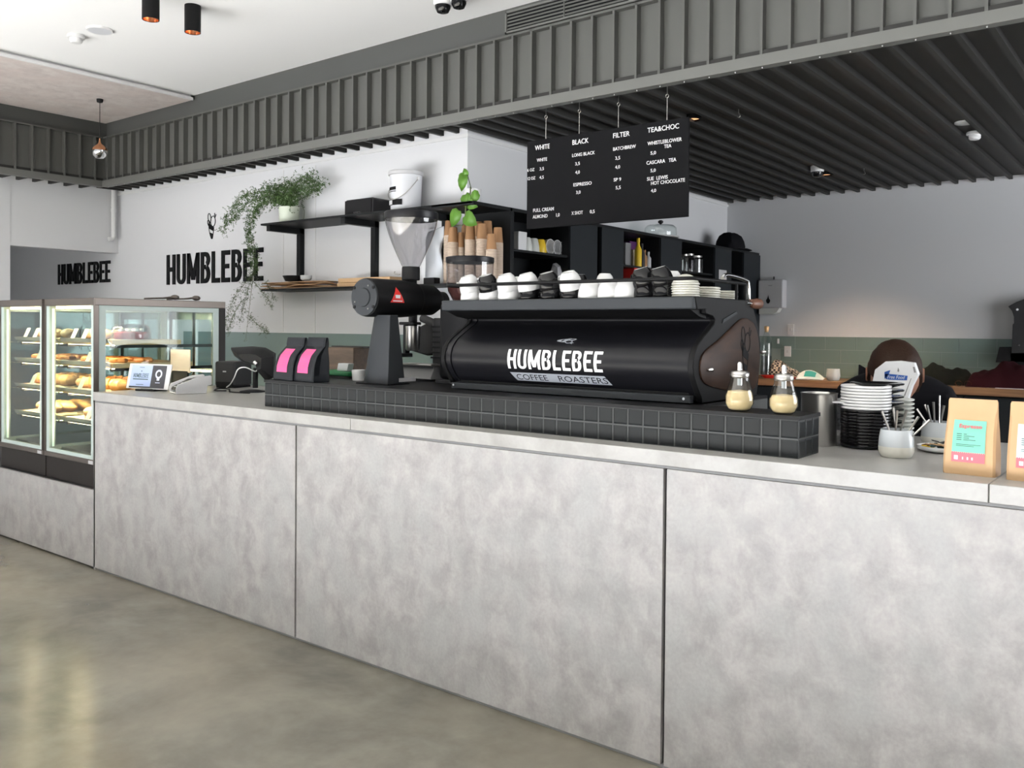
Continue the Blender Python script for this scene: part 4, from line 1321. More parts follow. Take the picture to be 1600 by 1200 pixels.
# pothos in white pot on the corner
pq = at('y', 1.80, 738, 310)
po = thing('potted_pothos', 'heart-leaved vine trailing from a white pot at the shelf corner', 'plant', (pq.x, 1.80, zU))
kq = ppm((pq.x, 1.80, zU))
MB().lathe([(12.5 / kq, 0), (13 / kq, 0.004), (14 / kq, 26 / kq), (12.8 / kq, 26 / kq), (0.003, 22 / kq)], 24).build('pot', 'white_ceramic', po, smooth=True)
def ppx(px, py, dy=0.12):
    p = at('y', 1.80 - dy, px, py)
    return (p.x - pq.x, -dy, p.z - zU)
vn = MB()
vn.tube(catmull([(0, 0, 22 / kq), ppx(735, 292, 0.08), ppx(735, 300), ppx(732, 312), ppx(728, 325, 0.17), ppx(726, 345, 0.17), ppx(722, 352, 0.17)], 5), 0.004, 6)
vn.tube(catmull([(0, 0, 22 / kq), ppx(735, 290, 0.02), ppx(731, 275, 0.04), ppx(729, 268, 0.05)], 5), 0.003, 6)
vn.tube(catmull([ppx(722, 352, 0.17), ppx(712, 352, 0.17), ppx(706, 345, 0.17)], 4), 0.003, 6)
vn.build('vine', 'stem', po, smooth=True)
def leaf(cx, cy, size, ang, dy, mt='leaf_bright'):
    c = Vector(ppx(cx, cy, dy))
    s = size / kq
    mb = MB()
    out = [(0, -0.55), (0.25, -0.62), (0.5, -0.4), (0.52, -0.05), (0.35, 0.35), (0.0, 0.75)]
    pts = out + [(-a, b) for a, b in reversed(out[1:-1])]
    ca, sa = math.cos(R(ang)), math.sin(R(ang))
    top_, ring_ = [], []
    for u, v in pts:
        ring_.append((c.x + s * (u * ca - v * sa), c.y - 0.02 * abs(u), c.z + s * (u * sa + v * ca)))
    cen = (c.x, c.y - 0.012, c.z)
    n_ = len(ring_)
    mb.add(ring_ + [cen], [(i, (i + 1) % n_, n_) for i in range(n_)])
    o = mb.build('leaf', mt, po, smooth=True)
    sol = o.modifiers.new('thick', 'SOLIDIFY')
    sol.thickness = 0.0012
for a in [(724, 285, 15, 165, 0.06), (728, 270, 9, 30, 0.05), (722, 275, 8, 70, 0.05), (730, 314, 15, 200, 0.14), (742, 308, 13, 120, 0.14), (738, 320, 12, 250, 0.15), (712, 340, 17, 150, 0.18), (735, 343, 17, 235, 0.18)]:
    leaf(a[0], a[1], a[2] * 1.3, a[3], a[4])
# lower shelf: paper bags, bowl, little cup, board stack, silver bag, block
zLs = zsl
def lsh(px):
    return at('y', YB - 0.13, px, 445).x
x0, x1 = lsh(415), lsh(530)
for k in range(4):
    mb = MB()
    w0 = 0.10
    n_ = 8
    def fnp(u, v):
        return (x0 + 0.01 * k + (x1 - x0 - 0.05 * k) * u, YB - 0.19 + 0.17 * v, zLs + 0.004 + 0.015 * k + 0.010 * math.sin(9 * u + 2.3 * k) * math.sin(3 * v + k) + 0.008)
    mb.grid(fnp, 10, 3)
    o = tag(mb.build('paper_bag', 'kraft_dark', smooth=True), ['bottom', 'second lowest', 'third lowest', 'topmost'][k] + ' flat brown paper bag under the black bowl on the lower shelf', 'paper bag', 'flat paper bags on the lower shelf')
    s_ = o.modifiers.new('thick', 'SOLIDIFY')
    s_.thickness = 0.006
bx_ = lsh(457)
bo_ = tag(MB().lathe([(0.06, 0), (0.085, 0.042), (0.080, 0.042), (0.055, 0.006), (0.002, 0.005)], 28, sx=1.1, sy=0.8).build('black_bowl', 'black_plastic', smooth=True), 'shallow black bowl on the paper bags, lower shelf', 'bowl')
bo_.location = (bx_, YB - 0.13, zLs + 0.066)
c_ = tag(MB().lathe([(0.028, 0), (0.042, 0.012), (0.045, 0.04), (0.040, 0.04), (0.003, 0.014)], 24).build('small_grey_cup', 'grey_ceramic', smooth=True), 'small pale grey cup beside the black bowl on the lower shelf', 'cup')
c_.location = (lsh(478), YB - 0.13, zLs + 0.066)
xa, xb_ = lsh(538), lsh(620)
for k in range(2):
    o = tag(MB().box(xa + 0.01 * k, xb_, YB - 0.20, YB - 0.02, zLs + k * 0.034, zLs + 0.032 + k * 0.034).build('carton_flat', 'kraft', bevel=0.003), ['lower', 'upper'][k] + ' flat tan carton behind the shop grinder', 'carton', 'tan cartons on the lower shelf')
o = thing('silver_bag', 'crumpled silver and white coffee bag on the lower shelf', 'bag', (lsh(676), YB - 0.11, zLs))
mb = MB()
rg = []
for i in range(9):
    t = i / 8
    wv, dv = 0.085 * (1 - 0.15 * t), 0.05 * (1 - t) + 0.006
    rg.append([(wv * math.cos(a) + 0.012 * math.sin(7 * t + 2 * a), dv * math.sin(a) + 0.008 * math.sin(9 * t + a), 0.38 * t + (0.02 * math.cos(a) if i == 8 else 0)) for a in [2 * math.pi * k / 14 for k in range(14)]])
mb.loft(rg)
mb.build('bag_body', 'foil_silver', o, smooth=True)
o2 = tag(MB().box(-0.09, 0.09, -0.012, 0.012, 0, 0.40).build('paper_sheet', 'paper_white', bevel=0.002), 'white printed sheet standing left of the silver bag', 'paper')
o2.location = (lsh(660), YB - 0.03, zLs)
o3 = tag(MB().box(-0.05, 0.05, -0.03, 0.03, 0, 0.045).build('black_block', 'black_plastic', bevel=0.004), 'small black block in front of the silver bag', 'box')
o3.location = (lsh(684), YB - 0.19, zLs)
# paper cup stacks on the lower shelf
def cup_stack(px, ptop, dy, lab, kc, scale=1.0):
    p = at('y', YB - dy, px, ptop)
    x = p.x
    top_ = p.z - zLs
    k = ppm((x, YB - dy, 2.0))
    r1 = 8.6 * scale / k
    r0 = r1 * 0.72
    ch = 0.098
    t = thing('paper_cup_stack', lab, 'paper cups', (x, YB - dy, zLs), 0, 'stacks of kraft paper cups')
    pr = []
    z = 0
    n_ = int((top_ - ch) / 0.0105)
    mb = MB()
    prof = []
    for i in range(n_):
        z = i * 0.0105
        prof += [(r1, z), (r1 * 1.02, z + 0.003), (r1, z + 0.006), (r1 * 0.94, z + 0.0075), (r1 * 0.94, z + 0.0098)]
    mb.lathe(prof, 16)
    mb.build('nested_rims', 'cup_rim', t, smooth=True)
    z = n_ * 0.0105
    MB().lathe([(r1 * 0.95, z), (r0, z + ch), (r0 * 0.93, z + ch), (r0 * 0.9, z + ch - 0.006), (0.002, z + ch - 0.006)], 20).build('top_cup', 'cup_kraft', t, smooth=True)
cs = [(702, 344, 0.09, 'tall kraft cup stack furthest left, at the back', 1), (708, 354, 0.20, 'kraft cup stack front left, below the vine leaves', 1), (720, 363, 0.16, 'short narrow kraft cup stack between the left pair', 0.72), (735, 350, 0.19, 'kraft cup stack right under the vine', 1), (728, 350, 0.07, 'kraft cup stack at the back behind the vine', 1), (753, 349, 0.18, 'kraft cup stack third along the front', 1), (748, 346, 0.07, 'kraft cup stack at the back in the middle', 1), (762, 344, 0.07, 'kraft cup stack at the back with the highest top', 1), (768, 365, 0.20, 'shortest wide kraft cup stack at the front right', 1), (778, 354, 0.10, 'kraft cup stack furthest right', 1)]
for px, pt, dy, lab, s_ in cs:
    cup_stack(px, pt, dy, lab, 0, s_)

# ================================================================== hanging menu board
YM = YF + 0.06
c0, c1 = at('y', YM, 821.5, 224), at('y', YM, 825, 358)
c2, c3 = at('y', YM, 1074.5, 180), at('y', YM, 1075.5, 338)
mx0, mx1 = (c0.x + c1.x) / 2, (c2.x + c3.x) / 2
mz1, mz0 = (c0.z + c2.z) / 2, (c1.z + c3.z) / 2
mn = thing('menu_board', 'black hanging letter board listing coffee prices in white', 'menu board', (mx0, YM, mz0))
MB().box(0, mx1 - mx0, 0, 0.018, 0, mz1 - mz0).build('board', 'board_black', mn, bevel=0.0015)
WB, HB = mx1 - mx0, mz1 - mz0
def mpos(cx, cy):
    # pixel in the zoomed board crop (780..1120 x 140..395 at 4.706x) to board coordinates
    p = at('y', YM, 780 + cx / 4.7059, 140 + cy / 4.7059)
    return p.x - mx0, p.z - mz0
for s, cx, cy, x2, hh in [('WHITE', 265, 447, 372, 34), ('BLACK', 537, 408, 655, 36), ('FILTER', 836, 358, 957, 36), ('TEA&CHOC', 1091, 318, 1322, 36),
        ('WHITE', 278, 532, 353, 24), ('6 OZ', 207, 605, 259, 22), ('3,5', 297, 595, 328, 22), ('12 OZ', 207, 667, 262, 22), ('4,5', 297, 658, 328, 22),
        ('LONG BLACK', 536, 497, 702, 24), ('3,5', 558, 558, 592, 23), ('4,0', 560, 621, 593, 23), ('ESPRESSO', 545, 713, 678, 24), ('3,0', 565, 768, 597, 23),
        ('BATCHBREW', 837, 451, 1003, 25), ('3,5', 853, 517, 888, 24), ('4,0', 853, 583, 889, 24), ('SP 9', 842, 676, 896, 24), ('5,5', 856, 734, 893, 24),
        ('WHISTLEBLOWER', 1092, 411, 1343, 26), ('TEA', 1213, 431, 1266, 26), ('5,0', 1112, 480, 1152, 24), ('CASCARA   TEA', 1083, 553, 1301, 26), ('5,0', 1112, 608, 1150, 24),
        ('SUE  LEWIS', 1087, 671, 1239, 26), ('HOT CHOCOLATE', 1115, 703, 1364, 26), ('4,0', 1116, 756, 1154, 24),
        ('FULL CREAM', 249, 902, 400, 25), ('ALMOND', 248, 949, 356, 25), ('1,0', 415, 935, 440, 25), ('X SHOT', 533, 922, 616, 25), ('0,5', 667, 910, 702, 24)]:
    a = mpos(cx, cy)
    b = mpos(x2, cy)
    hgt_ = mpos(cx, cy - hh)[1] - a[1]
    o = text(s, hgt_ / 0.70, 'letter_white', mn, (a[0], -0.0015, a[1]), ext=0.001, bold=0.006)
    wcur = max(v.co.x for v in o.data.vertices) - min(v.co.x for v in o.data.vertices)
    o.scale.x = (b[0] - a[0]) / wcur
for px, pz in ((853, 0), (905, 0), (966, 0), (1042, 0)):
    x = at('y', YM + 0.009, px, 200).x - mx0
    zt_ = 2.785 - mz0
    h_ = MB().tube([(x, 0.009, HB - 0.002), (x, 0.009, zt_ - 0.06)], 0.0022, 6).build('hanger_wire', 'steel', mn, smooth=True)
    ring_ = [(x + 0.009 * math.sin(2 * math.pi * k / 10), 0.009, zt_ - 0.05 + 0.010 * math.cos(2 * math.pi * k / 10)) for k in range(11)]
    MB().tube(ring_, 0.0022, 6).build('hanger_hook', 'steel', h_, smooth=True)
    MB().tube([(x, 0.009, zt_ - 0.042), (x, 0.009, zt_ + 0.032)], 0.0025, 6).build('hook_shank', 'steel', h_, smooth=True)

# ================================================================== air vent in the bulkhead band
v0, v1 = at('y', YF, 790, 50), at('y', YF, 990, -8)
zv1, zv0 = 3.405, 3.268
vt = thing('air_vent', 'long dark grey slatted air vent in the bulkhead', 'vent', (v0.x, YF + 0.008, zv0))
LV = 2.2
MB().box(0, LV, -0.004, 0.004, 0, zv1 - zv0).build('backing', 'letter_black', vt)
MB().box(0, LV, -0.016, -0.002, 0, 0.012).box(0, LV, -0.016, -0.002, zv1 - zv0 - 0.012, zv1 - zv0).box(0, 0.012, -0.016, -0.002, 0, zv1 - zv0).box(LV - 0.012, LV, -0.016, -0.002, 0, zv1 - zv0).build('frame', 'flashing', vt)
for k in range(5):
    z = 0.012 + (zv1 - zv0 - 0.024) * (k + 0.7) / 5.4
    MB().prism([(-0.014, z - 0.006), (-0.012, z - 0.007), (-0.004, z + 0.006), (-0.006, z + 0.007)], 'x', 0.012, LV - 0.012).build('slat', 'flashing', vt)
for k in range(1, 5):
    MB().box(k * LV / 5 - 0.002, k * LV / 5 + 0.002, -0.015, -0.003, 0.012, zv1 - zv0 - 0.012).build('mullion', 'flashing', vt)

# ================================================================== ceiling fittings
def spot(px, py, wpx, lab, zz=None):
    p = at('z', ZC - 0.165, px, py)
    k = ppm(p)
    r_ = wpx / 2 / k
    t = thing('surface_downlight', lab, 'ceiling light', (p.x, p.y, ZC - 0.165))
    MB().lathe([(r_ * 0.92, 0.0), (r_, 0.0), (r_, 0.165), (0.003, 0.165), (0.003, 0.16), (r_ * 0.92, 0.16)], 32, cap0=False, cap1=False).build('housing', 'black_metal', t, smooth=True)
    MB().lathe([(r_ * 0.915, 0.002), (r_ * 0.80, 0.055), (r_ * 0.45, 0.075), (0.003, 0.078)], 32, cap0=False).build('reflector', 'copper', t, smooth=True)
    MB().lathe([(r_ * 0.42, 0.068), (0.003, 0.069)], 20, cap0=False).build('lamp', 'lamp_warm', t, smooth=True)
    return p
s1 = spot(235.5, 31, 26, 'black cylinder downlight cut by the top of the picture')
s2 = spot(301, 51, 24.5, 'black cylinder downlight nearer the vent, copper inside')
p = at('z', ZC, 156, 46)
k = ppm(p)
t = thing('ceiling_speaker', 'flat round white speaker grille set in the ceiling', 'speaker', (p.x, p.y, ZC - 0.012))
MB().lathe([(19 / k, 0), (19.5 / k, 0.012), (17 / k, 0.012)], 36).build('rim', 'white_plastic', t, smooth=True)
MB().lathe([(16.5 / k, -0.001), (16.5 / k, 0.004)], 36).build('grille', 'pail_white', t, smooth=True)
def smoke(px, py, zc_, k_w, lab, base='white_plastic'):
    p = at('z', zc_ - 0.03, px, py)
    k = ppm(p)
    r_ = k_w / 2 / k
    t = thing('smoke_detector', lab, 'smoke detector', (p.x, p.y, zc_ - 0.055))
    MB().lathe([(r_ * 0.95, 0.055), (r_, 0.05), (r_, 0.035), (r_ * 0.72, 0.032)], 28).build('base', base, t, smooth=True)
    MB().lathe([(r_ * 0.72, 0.032), (r_ * 0.72, 0.012), (r_ * 0.55, 0.002), (0.003, 0.0)], 28, cap0=False).build('sensor', 'white_plastic', t, smooth=True)
smoke(119, 62, ZC, 26, 'white smoke detector on the white ceiling')
smoke(1523, 213, ZS + 0.03, 24, 'white smoke detector on the dark ribbed soffit')
def domecam(px, py, zc_, r_, lab, tilt=0):
    p = at('z', zc_ - 0.05, px, py)
    t = thing('dome_camera', lab, 'security camera', (p.x, p.y, zc_ - 0.10))
    MB().lathe([(r_ * 0.95, 0.10), (r_, 0.09), (r_ * 0.95, 0.05), (r_ * 0.86, 0.045)], 28).build('base', 'white_plastic', t, smooth=True)
    MB().lathe([(r_ * 0.82, 0.047), (r_ * 0.80, 0.03), (r_ * 0.6, 0.008), (r_ * 0.3, 0.001), (0.003, 0.0)], 28, cap0=False).build('dome', 'black_ceramic', t, smooth=True)
domecam(692, 8, ZC, 0.058, 'white dome camera on the ceiling, left of the pair')
domecam(717, 1, ZC, 0.055, 'white dome camera on the ceiling, right of the pair')
domecam(1277, 268, ZS + 0.045, 0.055, 'white dome camera with black eye on the dark soffit')
p = at('z', ZS + 0.03, 1507, 193)
t = tag(MB().lathe([(0.055, 0), (0.06, 0.003), (0.06, 0.012)], 28).build('sprinkler_plate', 'white_plastic', smooth=True), 'small flat white disc beside the soffit smoke detector', 'ceiling plate')
t.location = (p.x, p.y, ZS + 0.028)
for px, py, n_ in ((1154, 176, 'nearer the menu board'), (1350, 267, 'beside the dome camera')):
    p = at('z', ZS - 0.02, px, py)
    t = thing('ceiling_hook', 'small steel hook hanging from the soffit, ' + n_, 'hook', (p.x, p.y, ZS - 0.05))
    MB().tube([(0, 0, 0.05), (0, 0, 0.03), (0.008, 0, 0.018), (0.010, 0, 0.006), (0, 0, 0), (-0.008, 0, 0.006)], 0.003, 6).build('hook', 'steel', t, smooth=True)
def recess(px, py, lab, power):
    p = at('z', ZS + 0.035, px, py)
    t = thing('recessed_downlight', lab, 'ceiling light', (p.x, p.y, ZS + 0.012))
    MB().lathe([(0.05, 0.0), (0.058, 0.0), (0.058, 0.028), (0.05, 0.028)], 28, cap0=False, cap1=False).build('rim', 'black_metal', t, smooth=True)
    MB().lathe([(0.049, 0.012), (0.003, 0.016)], 24, cap0=False).build('lamp', 'warm_glow', t, smooth=True)
    l = bpy.data.lights.new('recessed_lamp', 'SPOT')
    l.energy = power
    l.color = (1.0, 0.72, 0.48)
    l.spot_size = R(100)
    l.spot_blend = 0.9
    l.shadow_soft_size = 0.04
    o = bpy.data.objects.new('recessed_lamp', l)
    COL.objects.link(o)
    o.location = (0, 0, -0.004)
    o.parent = t
    return p
recess(1082, 182, 'warm recessed downlight glowing behind the menu board', 8)
recess(1291, 270, 'warm recessed downlight by the soffit dome camera', 260)
# unseen fill light, added to brighten the corridor beyond the doorway
cr_ = thing('corridor_fill', 'round white disc of an added fill light in the corridor beyond the doorway', 'ceiling light', (-9.9, 0.2, 2.5))
MB().lathe([(0.12, -0.05), (0.14, -0.03), (0.14, 0)], 28).build('diffuser', 'white_plastic', cr_, smooth=True)
l = bpy.data.lights.new('corridor_fill_lamp', 'POINT')
l.energy = 14
l.shadow_soft_size = 0.12
o = bpy.data.objects.new('corridor_fill_lamp', l)
COL.objects.link(o)
o.location = (0, 0, -0.20)
o.parent = cr_
# pendant lamp on the raft
p = at('z', 3.38, 156, 155)
pn = thing('pendant_lamp', 'copper pendant lamp with mirrored globe hanging from the raft', 'pendant light', (p.x, p.y, 3.38))
zb = at('y', p.y, 157, 221).z - 3.38
kq2 = ppm((p.x, p.y, 3.0))
MB().lathe([(0.022, -0.028), (0.026, -0.02), (0.027, 0)], 20).build('canopy', 'black_plastic', pn, smooth=True)
MB().tube([(0, 0, -0.02), (0, 0, zb + 0.02)], 0.003, 6).build('cord', 'black_plastic', pn, smooth=True)
r_ = 12 / kq2
MB().lathe([(0.006, zb + 0.03), (0.009, zb), (0.014, zb - 0.018), (r_ * 0.6, zb - 0.038), (r_ * 0.9, zb - 0.058), (r_, zb - 0.078)], 28, cap0=False, cap1=False).build('copper_shade', 'copper', pn, smooth=True)
MB().lathe([(r_ * 0.99, zb - 0.076), (r_ * 0.96, zb - 0.098), (r_ * 0.8, zb - 0.122), (r_ * 0.45, zb - 0.142), (0.003, zb - 0.147)], 28, cap0=False).build('mirrored_globe', 'chrome', pn, smooth=True)
# ================================================================== refrigerated pastry cases
ZB0, ZTOP = 0.468, 1.612
YC_, YD = 0.03, 0.92
CW = 0.665
def make_case(x1, label, lit):
    t = thing('pastry_case', label, 'display case', (x1 - CW / 2, YC_, ZB0))
    hx = CW / 2 - 0.002
    H_ = ZTOP - ZB0
    D_ = YD - YC_
    gb = 0.17           # height of the base
    MB().box(-hx, hx, 0.012, D_, 0, gb - 0.03).build('base_panel', 'case_black', t, bevel=0.003)
    MB().box(-hx, hx, -0.004, D_, gb - 0.03, gb).build('bottom_rail', 'bronze_steel', t, bevel=0.003)
    MB().box(hx - 0.075, hx - 0.02, -0.006, -0.003, gb - 0.026, gb - 0.006).build('maker_plate', 'grey_plastic', t)
    MB().box(-hx, hx, -0.004, D_, H_ - 0.045, H_).build('top_frame', 'bronze_steel', t, bevel=0.003)
    for sx in (-1, 1):
        for y0, y1 in ((-0.004, 0.022), (D_ - 0.05, D_)):
            MB().box(sx * hx, sx * (hx - 0.020), y0, y1, gb, H_ - 0.045).build('post', 'bronze_steel' if y0 < 0 else 'case_black', t, bevel=0.002)
        MB().box(sx * (hx - 0.001), sx * (hx - 0.006), -0.010, 0.010, gb, H_).build('corner_strip', 'bronze_steel', t)
    # pale inner frames round the glass
    fr = MB()
    for sx in (-1, 1):
        fr.box(sx * (hx - 0.004), sx * (hx - 0.016), 0.022, 0.065, gb, H_ - 0.045).box(sx * (hx - 0.004), sx * (hx - 0.016), D_ - 0.09, D_ - 0.05, gb, H_ - 0.045)
        fr.box(sx * (hx - 0.004), sx * (hx - 0.016), 0.065, D_ - 0.09, H_ - 0.075, H_ - 0.045).box(sx * (hx - 0.004), sx * (hx - 0.016), 0.065, D_ - 0.09, gb, gb + 0.03)
        fr.box(sx * (hx - 0.020), sx * (hx - 0.060), 0.004, 0.016, gb, H_ - 0.045)
    fr.box(-hx + 0.06, hx - 0.06, 0.004, 0.016, gb, gb + 0.022)
    fr.build('inner_frame', 'light_trim', t)
    MB().box(-hx + 0.05, hx - 0.05, 0.008, 0.012, gb + 0.02, H_ - 0.045).build('front_glass', 'glass_case', t)
    for sx in (-1, 1):
        MB().box(sx * (hx - 0.008), sx * (hx - 0.012), 0.06, D_ - 0.085, gb + 0.025, H_ - 0.07).build('side_glass', 'glass_case', t)
    # rear sliding doors
    rd = MB()
    for a, b in ((-hx + 0.03, 0.01), (-0.01, hx - 0.03)):
        rd.box(a, a + 0.03, D_ - 0.03, D_ - 0.01, gb, H_ - 0.05).box(b - 0.03, b, D_ - 0.03, D_ - 0.01, gb, H_ - 0.05).box(a, b, D_ - 0.03, D_ - 0.01, H_ - 0.12, H_ - 0.05).box(a, b, D_ - 0.03, D_ - 0.01, gb, gb + 0.04)
    rd.build('rear_door_frames', 'steel', t)
    MB().box(-hx + 0.03, hx - 0.03, D_ - 0.022, D_ - 0.018, gb, H_ - 0.05).build('rear_glass', 'glass_case', t)
    MB().box(-hx + 0.02, hx - 0.02, 0.10, D_ - 0.04, gb, gb + 0.014).build('floor_grille', 'steel', t)
    MB().box(-hx + 0.05, hx - 0.05, 0.05, 0.075, H_ - 0.062, H_ - 0.046).build('light_strip', 'strip_warm', t)
    MB().box(-hx + 0.05, hx - 0.05, D_ - 0.10, D_ - 0.08, gb + 0.50, gb + 0.512).build('light_strip', 'strip_warm', t)
    for sx in (-1, 1):
        MB().box(sx * (hx - 0.062), sx * (hx - 0.070), 0.020, 0.032, gb + 0.03, H_ - 0.06).build('led_strip', 'led_cool', t)
    zl_ = [at('y', 0.20, 110, q).z - ZB0 for q in (529, 563, 605, 649)]
    for i, z in enumerate(zl_):
        s_ = MB().box(-hx + 0.03, hx - 0.03, 0.12, 0.66 if i else 0.58, z - 0.030, z).build('shelf_board', 'pale_wood', t, bevel=0.002)
        MB().prism([(0.115, z - 0.032), (0.095, z - 0.018), (0.085, z + 0.006), (0.088, z + 0.007), (0.100, z - 0.014), (0.118, z - 0.026)], 'x', -hx + 0.025, hx - 0.025).build('price_rail', 'steel', s_)
        MB().box(-hx + 0.04, hx - 0.04, 0.125, 0.14, z - 0.036, z - 0.031).build('led_strip', 'strip_warm', s_)
        for sx in (-1, 1):
            MB().box(sx * (hx - 0.05), sx * (hx - 0.06), 0.12, D_ - 0.06, z - 0.05, z - 0.030).build('shelf_bracket', 'dark_grey', s_)
    for zz_, pw_ in [(H_ - 0.064, 5.0)] + [(q - 0.040, pq_) for q, pq_ in zip(zl_, (2.5, 4.0, 9.0))]:
        l_ = bpy.data.lights.new('case_lamp', 'AREA')
        l_.shape = 'RECTANGLE'
        l_.size, l_.size_y, l_.energy, l_.color = CW - 0.14, 0.012, pw_, (1.0, 0.80, 0.52)
        lo_ = bpy.data.objects.new('case_lamp', l_)
        COL.objects.link(lo_)
        lo_.location = (0, 0.145 if zz_ < H_ - 0.1 else 0.09, zz_)
        lo_.rotation_euler = (R(35), 0, 0)
        lo_.parent = t
    for sx in (-1, 1):
        MB().box(sx * (hx - 0.05), sx * (hx - 0.06), D_ - 0.07, D_ - 0.055, gb, H_ - 0.06).build('upright', 'steel', t)
    return t, [ZB0 + z for z in zl_]
case1, ZL = make_case(-5.19, 'tall glass pastry case next to the counter, lit inside', True)
case2, _ = make_case(-5.19 - CW - 0.006, 'tall glass pastry case at the picture edge, left of the other', False)
XC1, XC2 = -5.19 - CW / 2, -5.19 - CW * 1.5 - 0.006
# ---- food
def croissant(mb, L=0.16, r=0.035):
    rg = []
    n_ = 15
    for i in range(n_):
        t = i / (n_ - 1) * 2 - 1
        rr = r * (1 - abs(t) ** 2.2) ** 0.6 * (1 + 0.14 * math.cos(t * 16)) + 0.003
        cx, cy = L / 2 * t, 0.035 * t * t
        rg.append([(cx, cy + rr * math.cos(2 * math.pi * k / 12), max(r * 0.0, r * 0.85 + rr * 0.85 * math.sin(2 * math.pi * k / 12)) - r * 0.0) for k in range(12)])
    return mb.loft(rg)
me_cr = croissant(MB()).mesh('croissant', 'bread', True)
me_ball = MB().ball((0, 0, 0.028), 0.042, 0.042, 0.029, 18, 9).mesh('bun', 'bun', True)
me_flat = MB().loft([[((0.075 + 0.012 * math.sin(5 * a)) * s_ * math.cos(a), 0.05 * s_ * math.sin(a), z) for a in [2 * math.pi * k / 20 for k in range(20)]] for s_, z in ((0.92, 0), (1, 0.008), (0.95, 0.02), (0.7, 0.027), (0.3, 0.022), (0.02, 0.02))]).mesh('danish', 'bread_dark', True)
lf = []
for i in range(13):
    t = i / 12 * 2 - 1
    q = (1 - abs(t) ** 5) * (1 + 0.05 * math.cos(t * 26)) + 0.05
    lf.append([(0.17 * t, 0.045 * q * math.cos(2 * math.pi * k / 12), 0.036 + 0.035 * q * math.sin(2 * math.pi * k / 12)) for k in range(12)])
me_loaf = MB().loft(lf).mesh('loaf', 'bread', True)
me_card = MB().prism([(0, 0), (0.002, 0), (0.030, 0.062), (0.028, 0.062)], 'x', -0.026, 0.026).mesh('price_card', 'card')
GF = 'pastries in the glass cases'
def food(name, me, loc, lab, cat, rz=0, g=None, rx=0, sc_=1.0):
    o = tag(obj(name, me, None), lab, cat, g)
    o.location = loc
    o.rotation_euler = (rx, 0, rz)
    o.scale = (sc_,) * 3
    return o
tn = ['top', 'second', 'third', 'bottom']
rowp = ['front left', 'front middle', 'front right', 'rear left', 'rear middle', 'rear right']
for ci, (cx, cn) in enumerate(((XC1, 'the case beside the counter'), (XC2, 'the left-hand case'))):
    for j in range(2):
        for i in range(3):
            w_n = rowp[j * 3 + i]
            x = cx - 0.18 + 0.18 * i
            y = YC_ + 0.22 + j * 0.17
            if j == 0 or ci == 0:
                if not (ci == 0 and i == 2):
                    food('bun', me_ball, (x + 0.02, y, ZL[0]), 'round pale bun, %s of the top shelf in %s' % (w_n, cn), 'bun', 0, GF, sc_=1.15)
            food('danish', me_flat, (x, y, ZL[1]), 'flat glazed pastry, %s of the second shelf in %s' % (w_n, cn), 'pastry', random.uniform(-.5, .5), GF, sc_=1.1)
            food('croissant', me_cr, (x, y, ZL[2]), 'golden croissant, %s of the third shelf in %s' % (w_n, cn), 'croissant', random.uniform(-.6, .6) + 0.5, GF, sc_=1.2)
    for j in range(4):
        food('loaf', me_loaf, (cx - 0.01, YC_ + 0.19 + j * 0.105, ZL[3]), 'long glazed loaf, %s row of the bottom shelf in %s' % (['front', 'second', 'third', 'rear'][j], cn), 'bread', 0, GF, sc_=1.0)
    for s_ in range(4):
        xs = [(-0.14, 'left'), (0.0, 'middle'), (0.17, 'right')] if s_ == 0 else [(-0.05 + 0.1 * (s_ % 2), 'lone')]
        for dx, pn_ in xs:
            food('price_card', me_card, (cx + dx, YC_ + 0.086, ZL[s_] + 0.004), '%s cream price card on the %s shelf rail of %s' % (pn_, tn[s_], cn), 'price card', 0, 'price cards in the glass cases')
# covered berry cake at the counter side of the top shelf
pc_ = at('x', -5.30, 205, 530)
ck = thing('berry_cake', 'berry cake under a clear plastic cover on the top shelf', 'cake', (-5.30, pc_.y, ZL[0]))
MB().lathe([(0.095, 0.003), (0.10, 0.01), (0.10, 0.045), (0.085, 0.052), (0.003, 0.054)], 28).build('cake', 'pie_red', ck, smooth=True)
for a in range(8):
    MB().ball((0.06 * math.cos(a * .785), 0.06 * math.sin(a * .785), 0.06), 0.018, 0.018, 0.014, 10, 6).build('cream_dollop', 'white_ceramic', ck, smooth=True)
MB().lathe([(0.115, 0), (0.118, 0.03), (0.11, 0.075), (0.09, 0.095), (0.003, 0.098)], 28, cap0=False).build('cover', 'glass_clear', ck, smooth=True)
MB().lathe([(0.12, 0), (0.12, 0.003)], 28).build('cake_board', 'cream_ceramic', ck, smooth=True)
# tongs on top of the case
for px, lab in ((258, 'first pair of steel tongs lying on the case top'), (292, 'second pair of steel tongs, nearer the rear post')):
    p = at('z', ZTOP, px, 468.5)
    y_ = at('x', -5.22, px, 468).y
    t = thing('tongs', lab, 'tongs', (-5.24, y_, ZTOP), R(90), 'tongs on the case')
    MB().tube([(-0.13, 0.0, 0.006), (0.0, 0.006, 0.014), (0.06, 0.012, 0.022)], 0.005, 6).tube([(-0.13, 0.0, 0.006), (0.0, -0.012, 0.012), (0.06, -0.016, 0.018)], 0.005, 6).build('arms', 'bronze_steel', t, smooth=True)
    MB().ball((0.08, 0.0, 0.020), 0.030, 0.022, 0.017, 12, 6).build('jaw', 'bronze_steel', t, smooth=True)

# ================================================================== counter, till end
def frame_on(px0, px1, py, y):
    a, b = at('y', y, px0, py), at('y', y, px1, py)
    return a, b
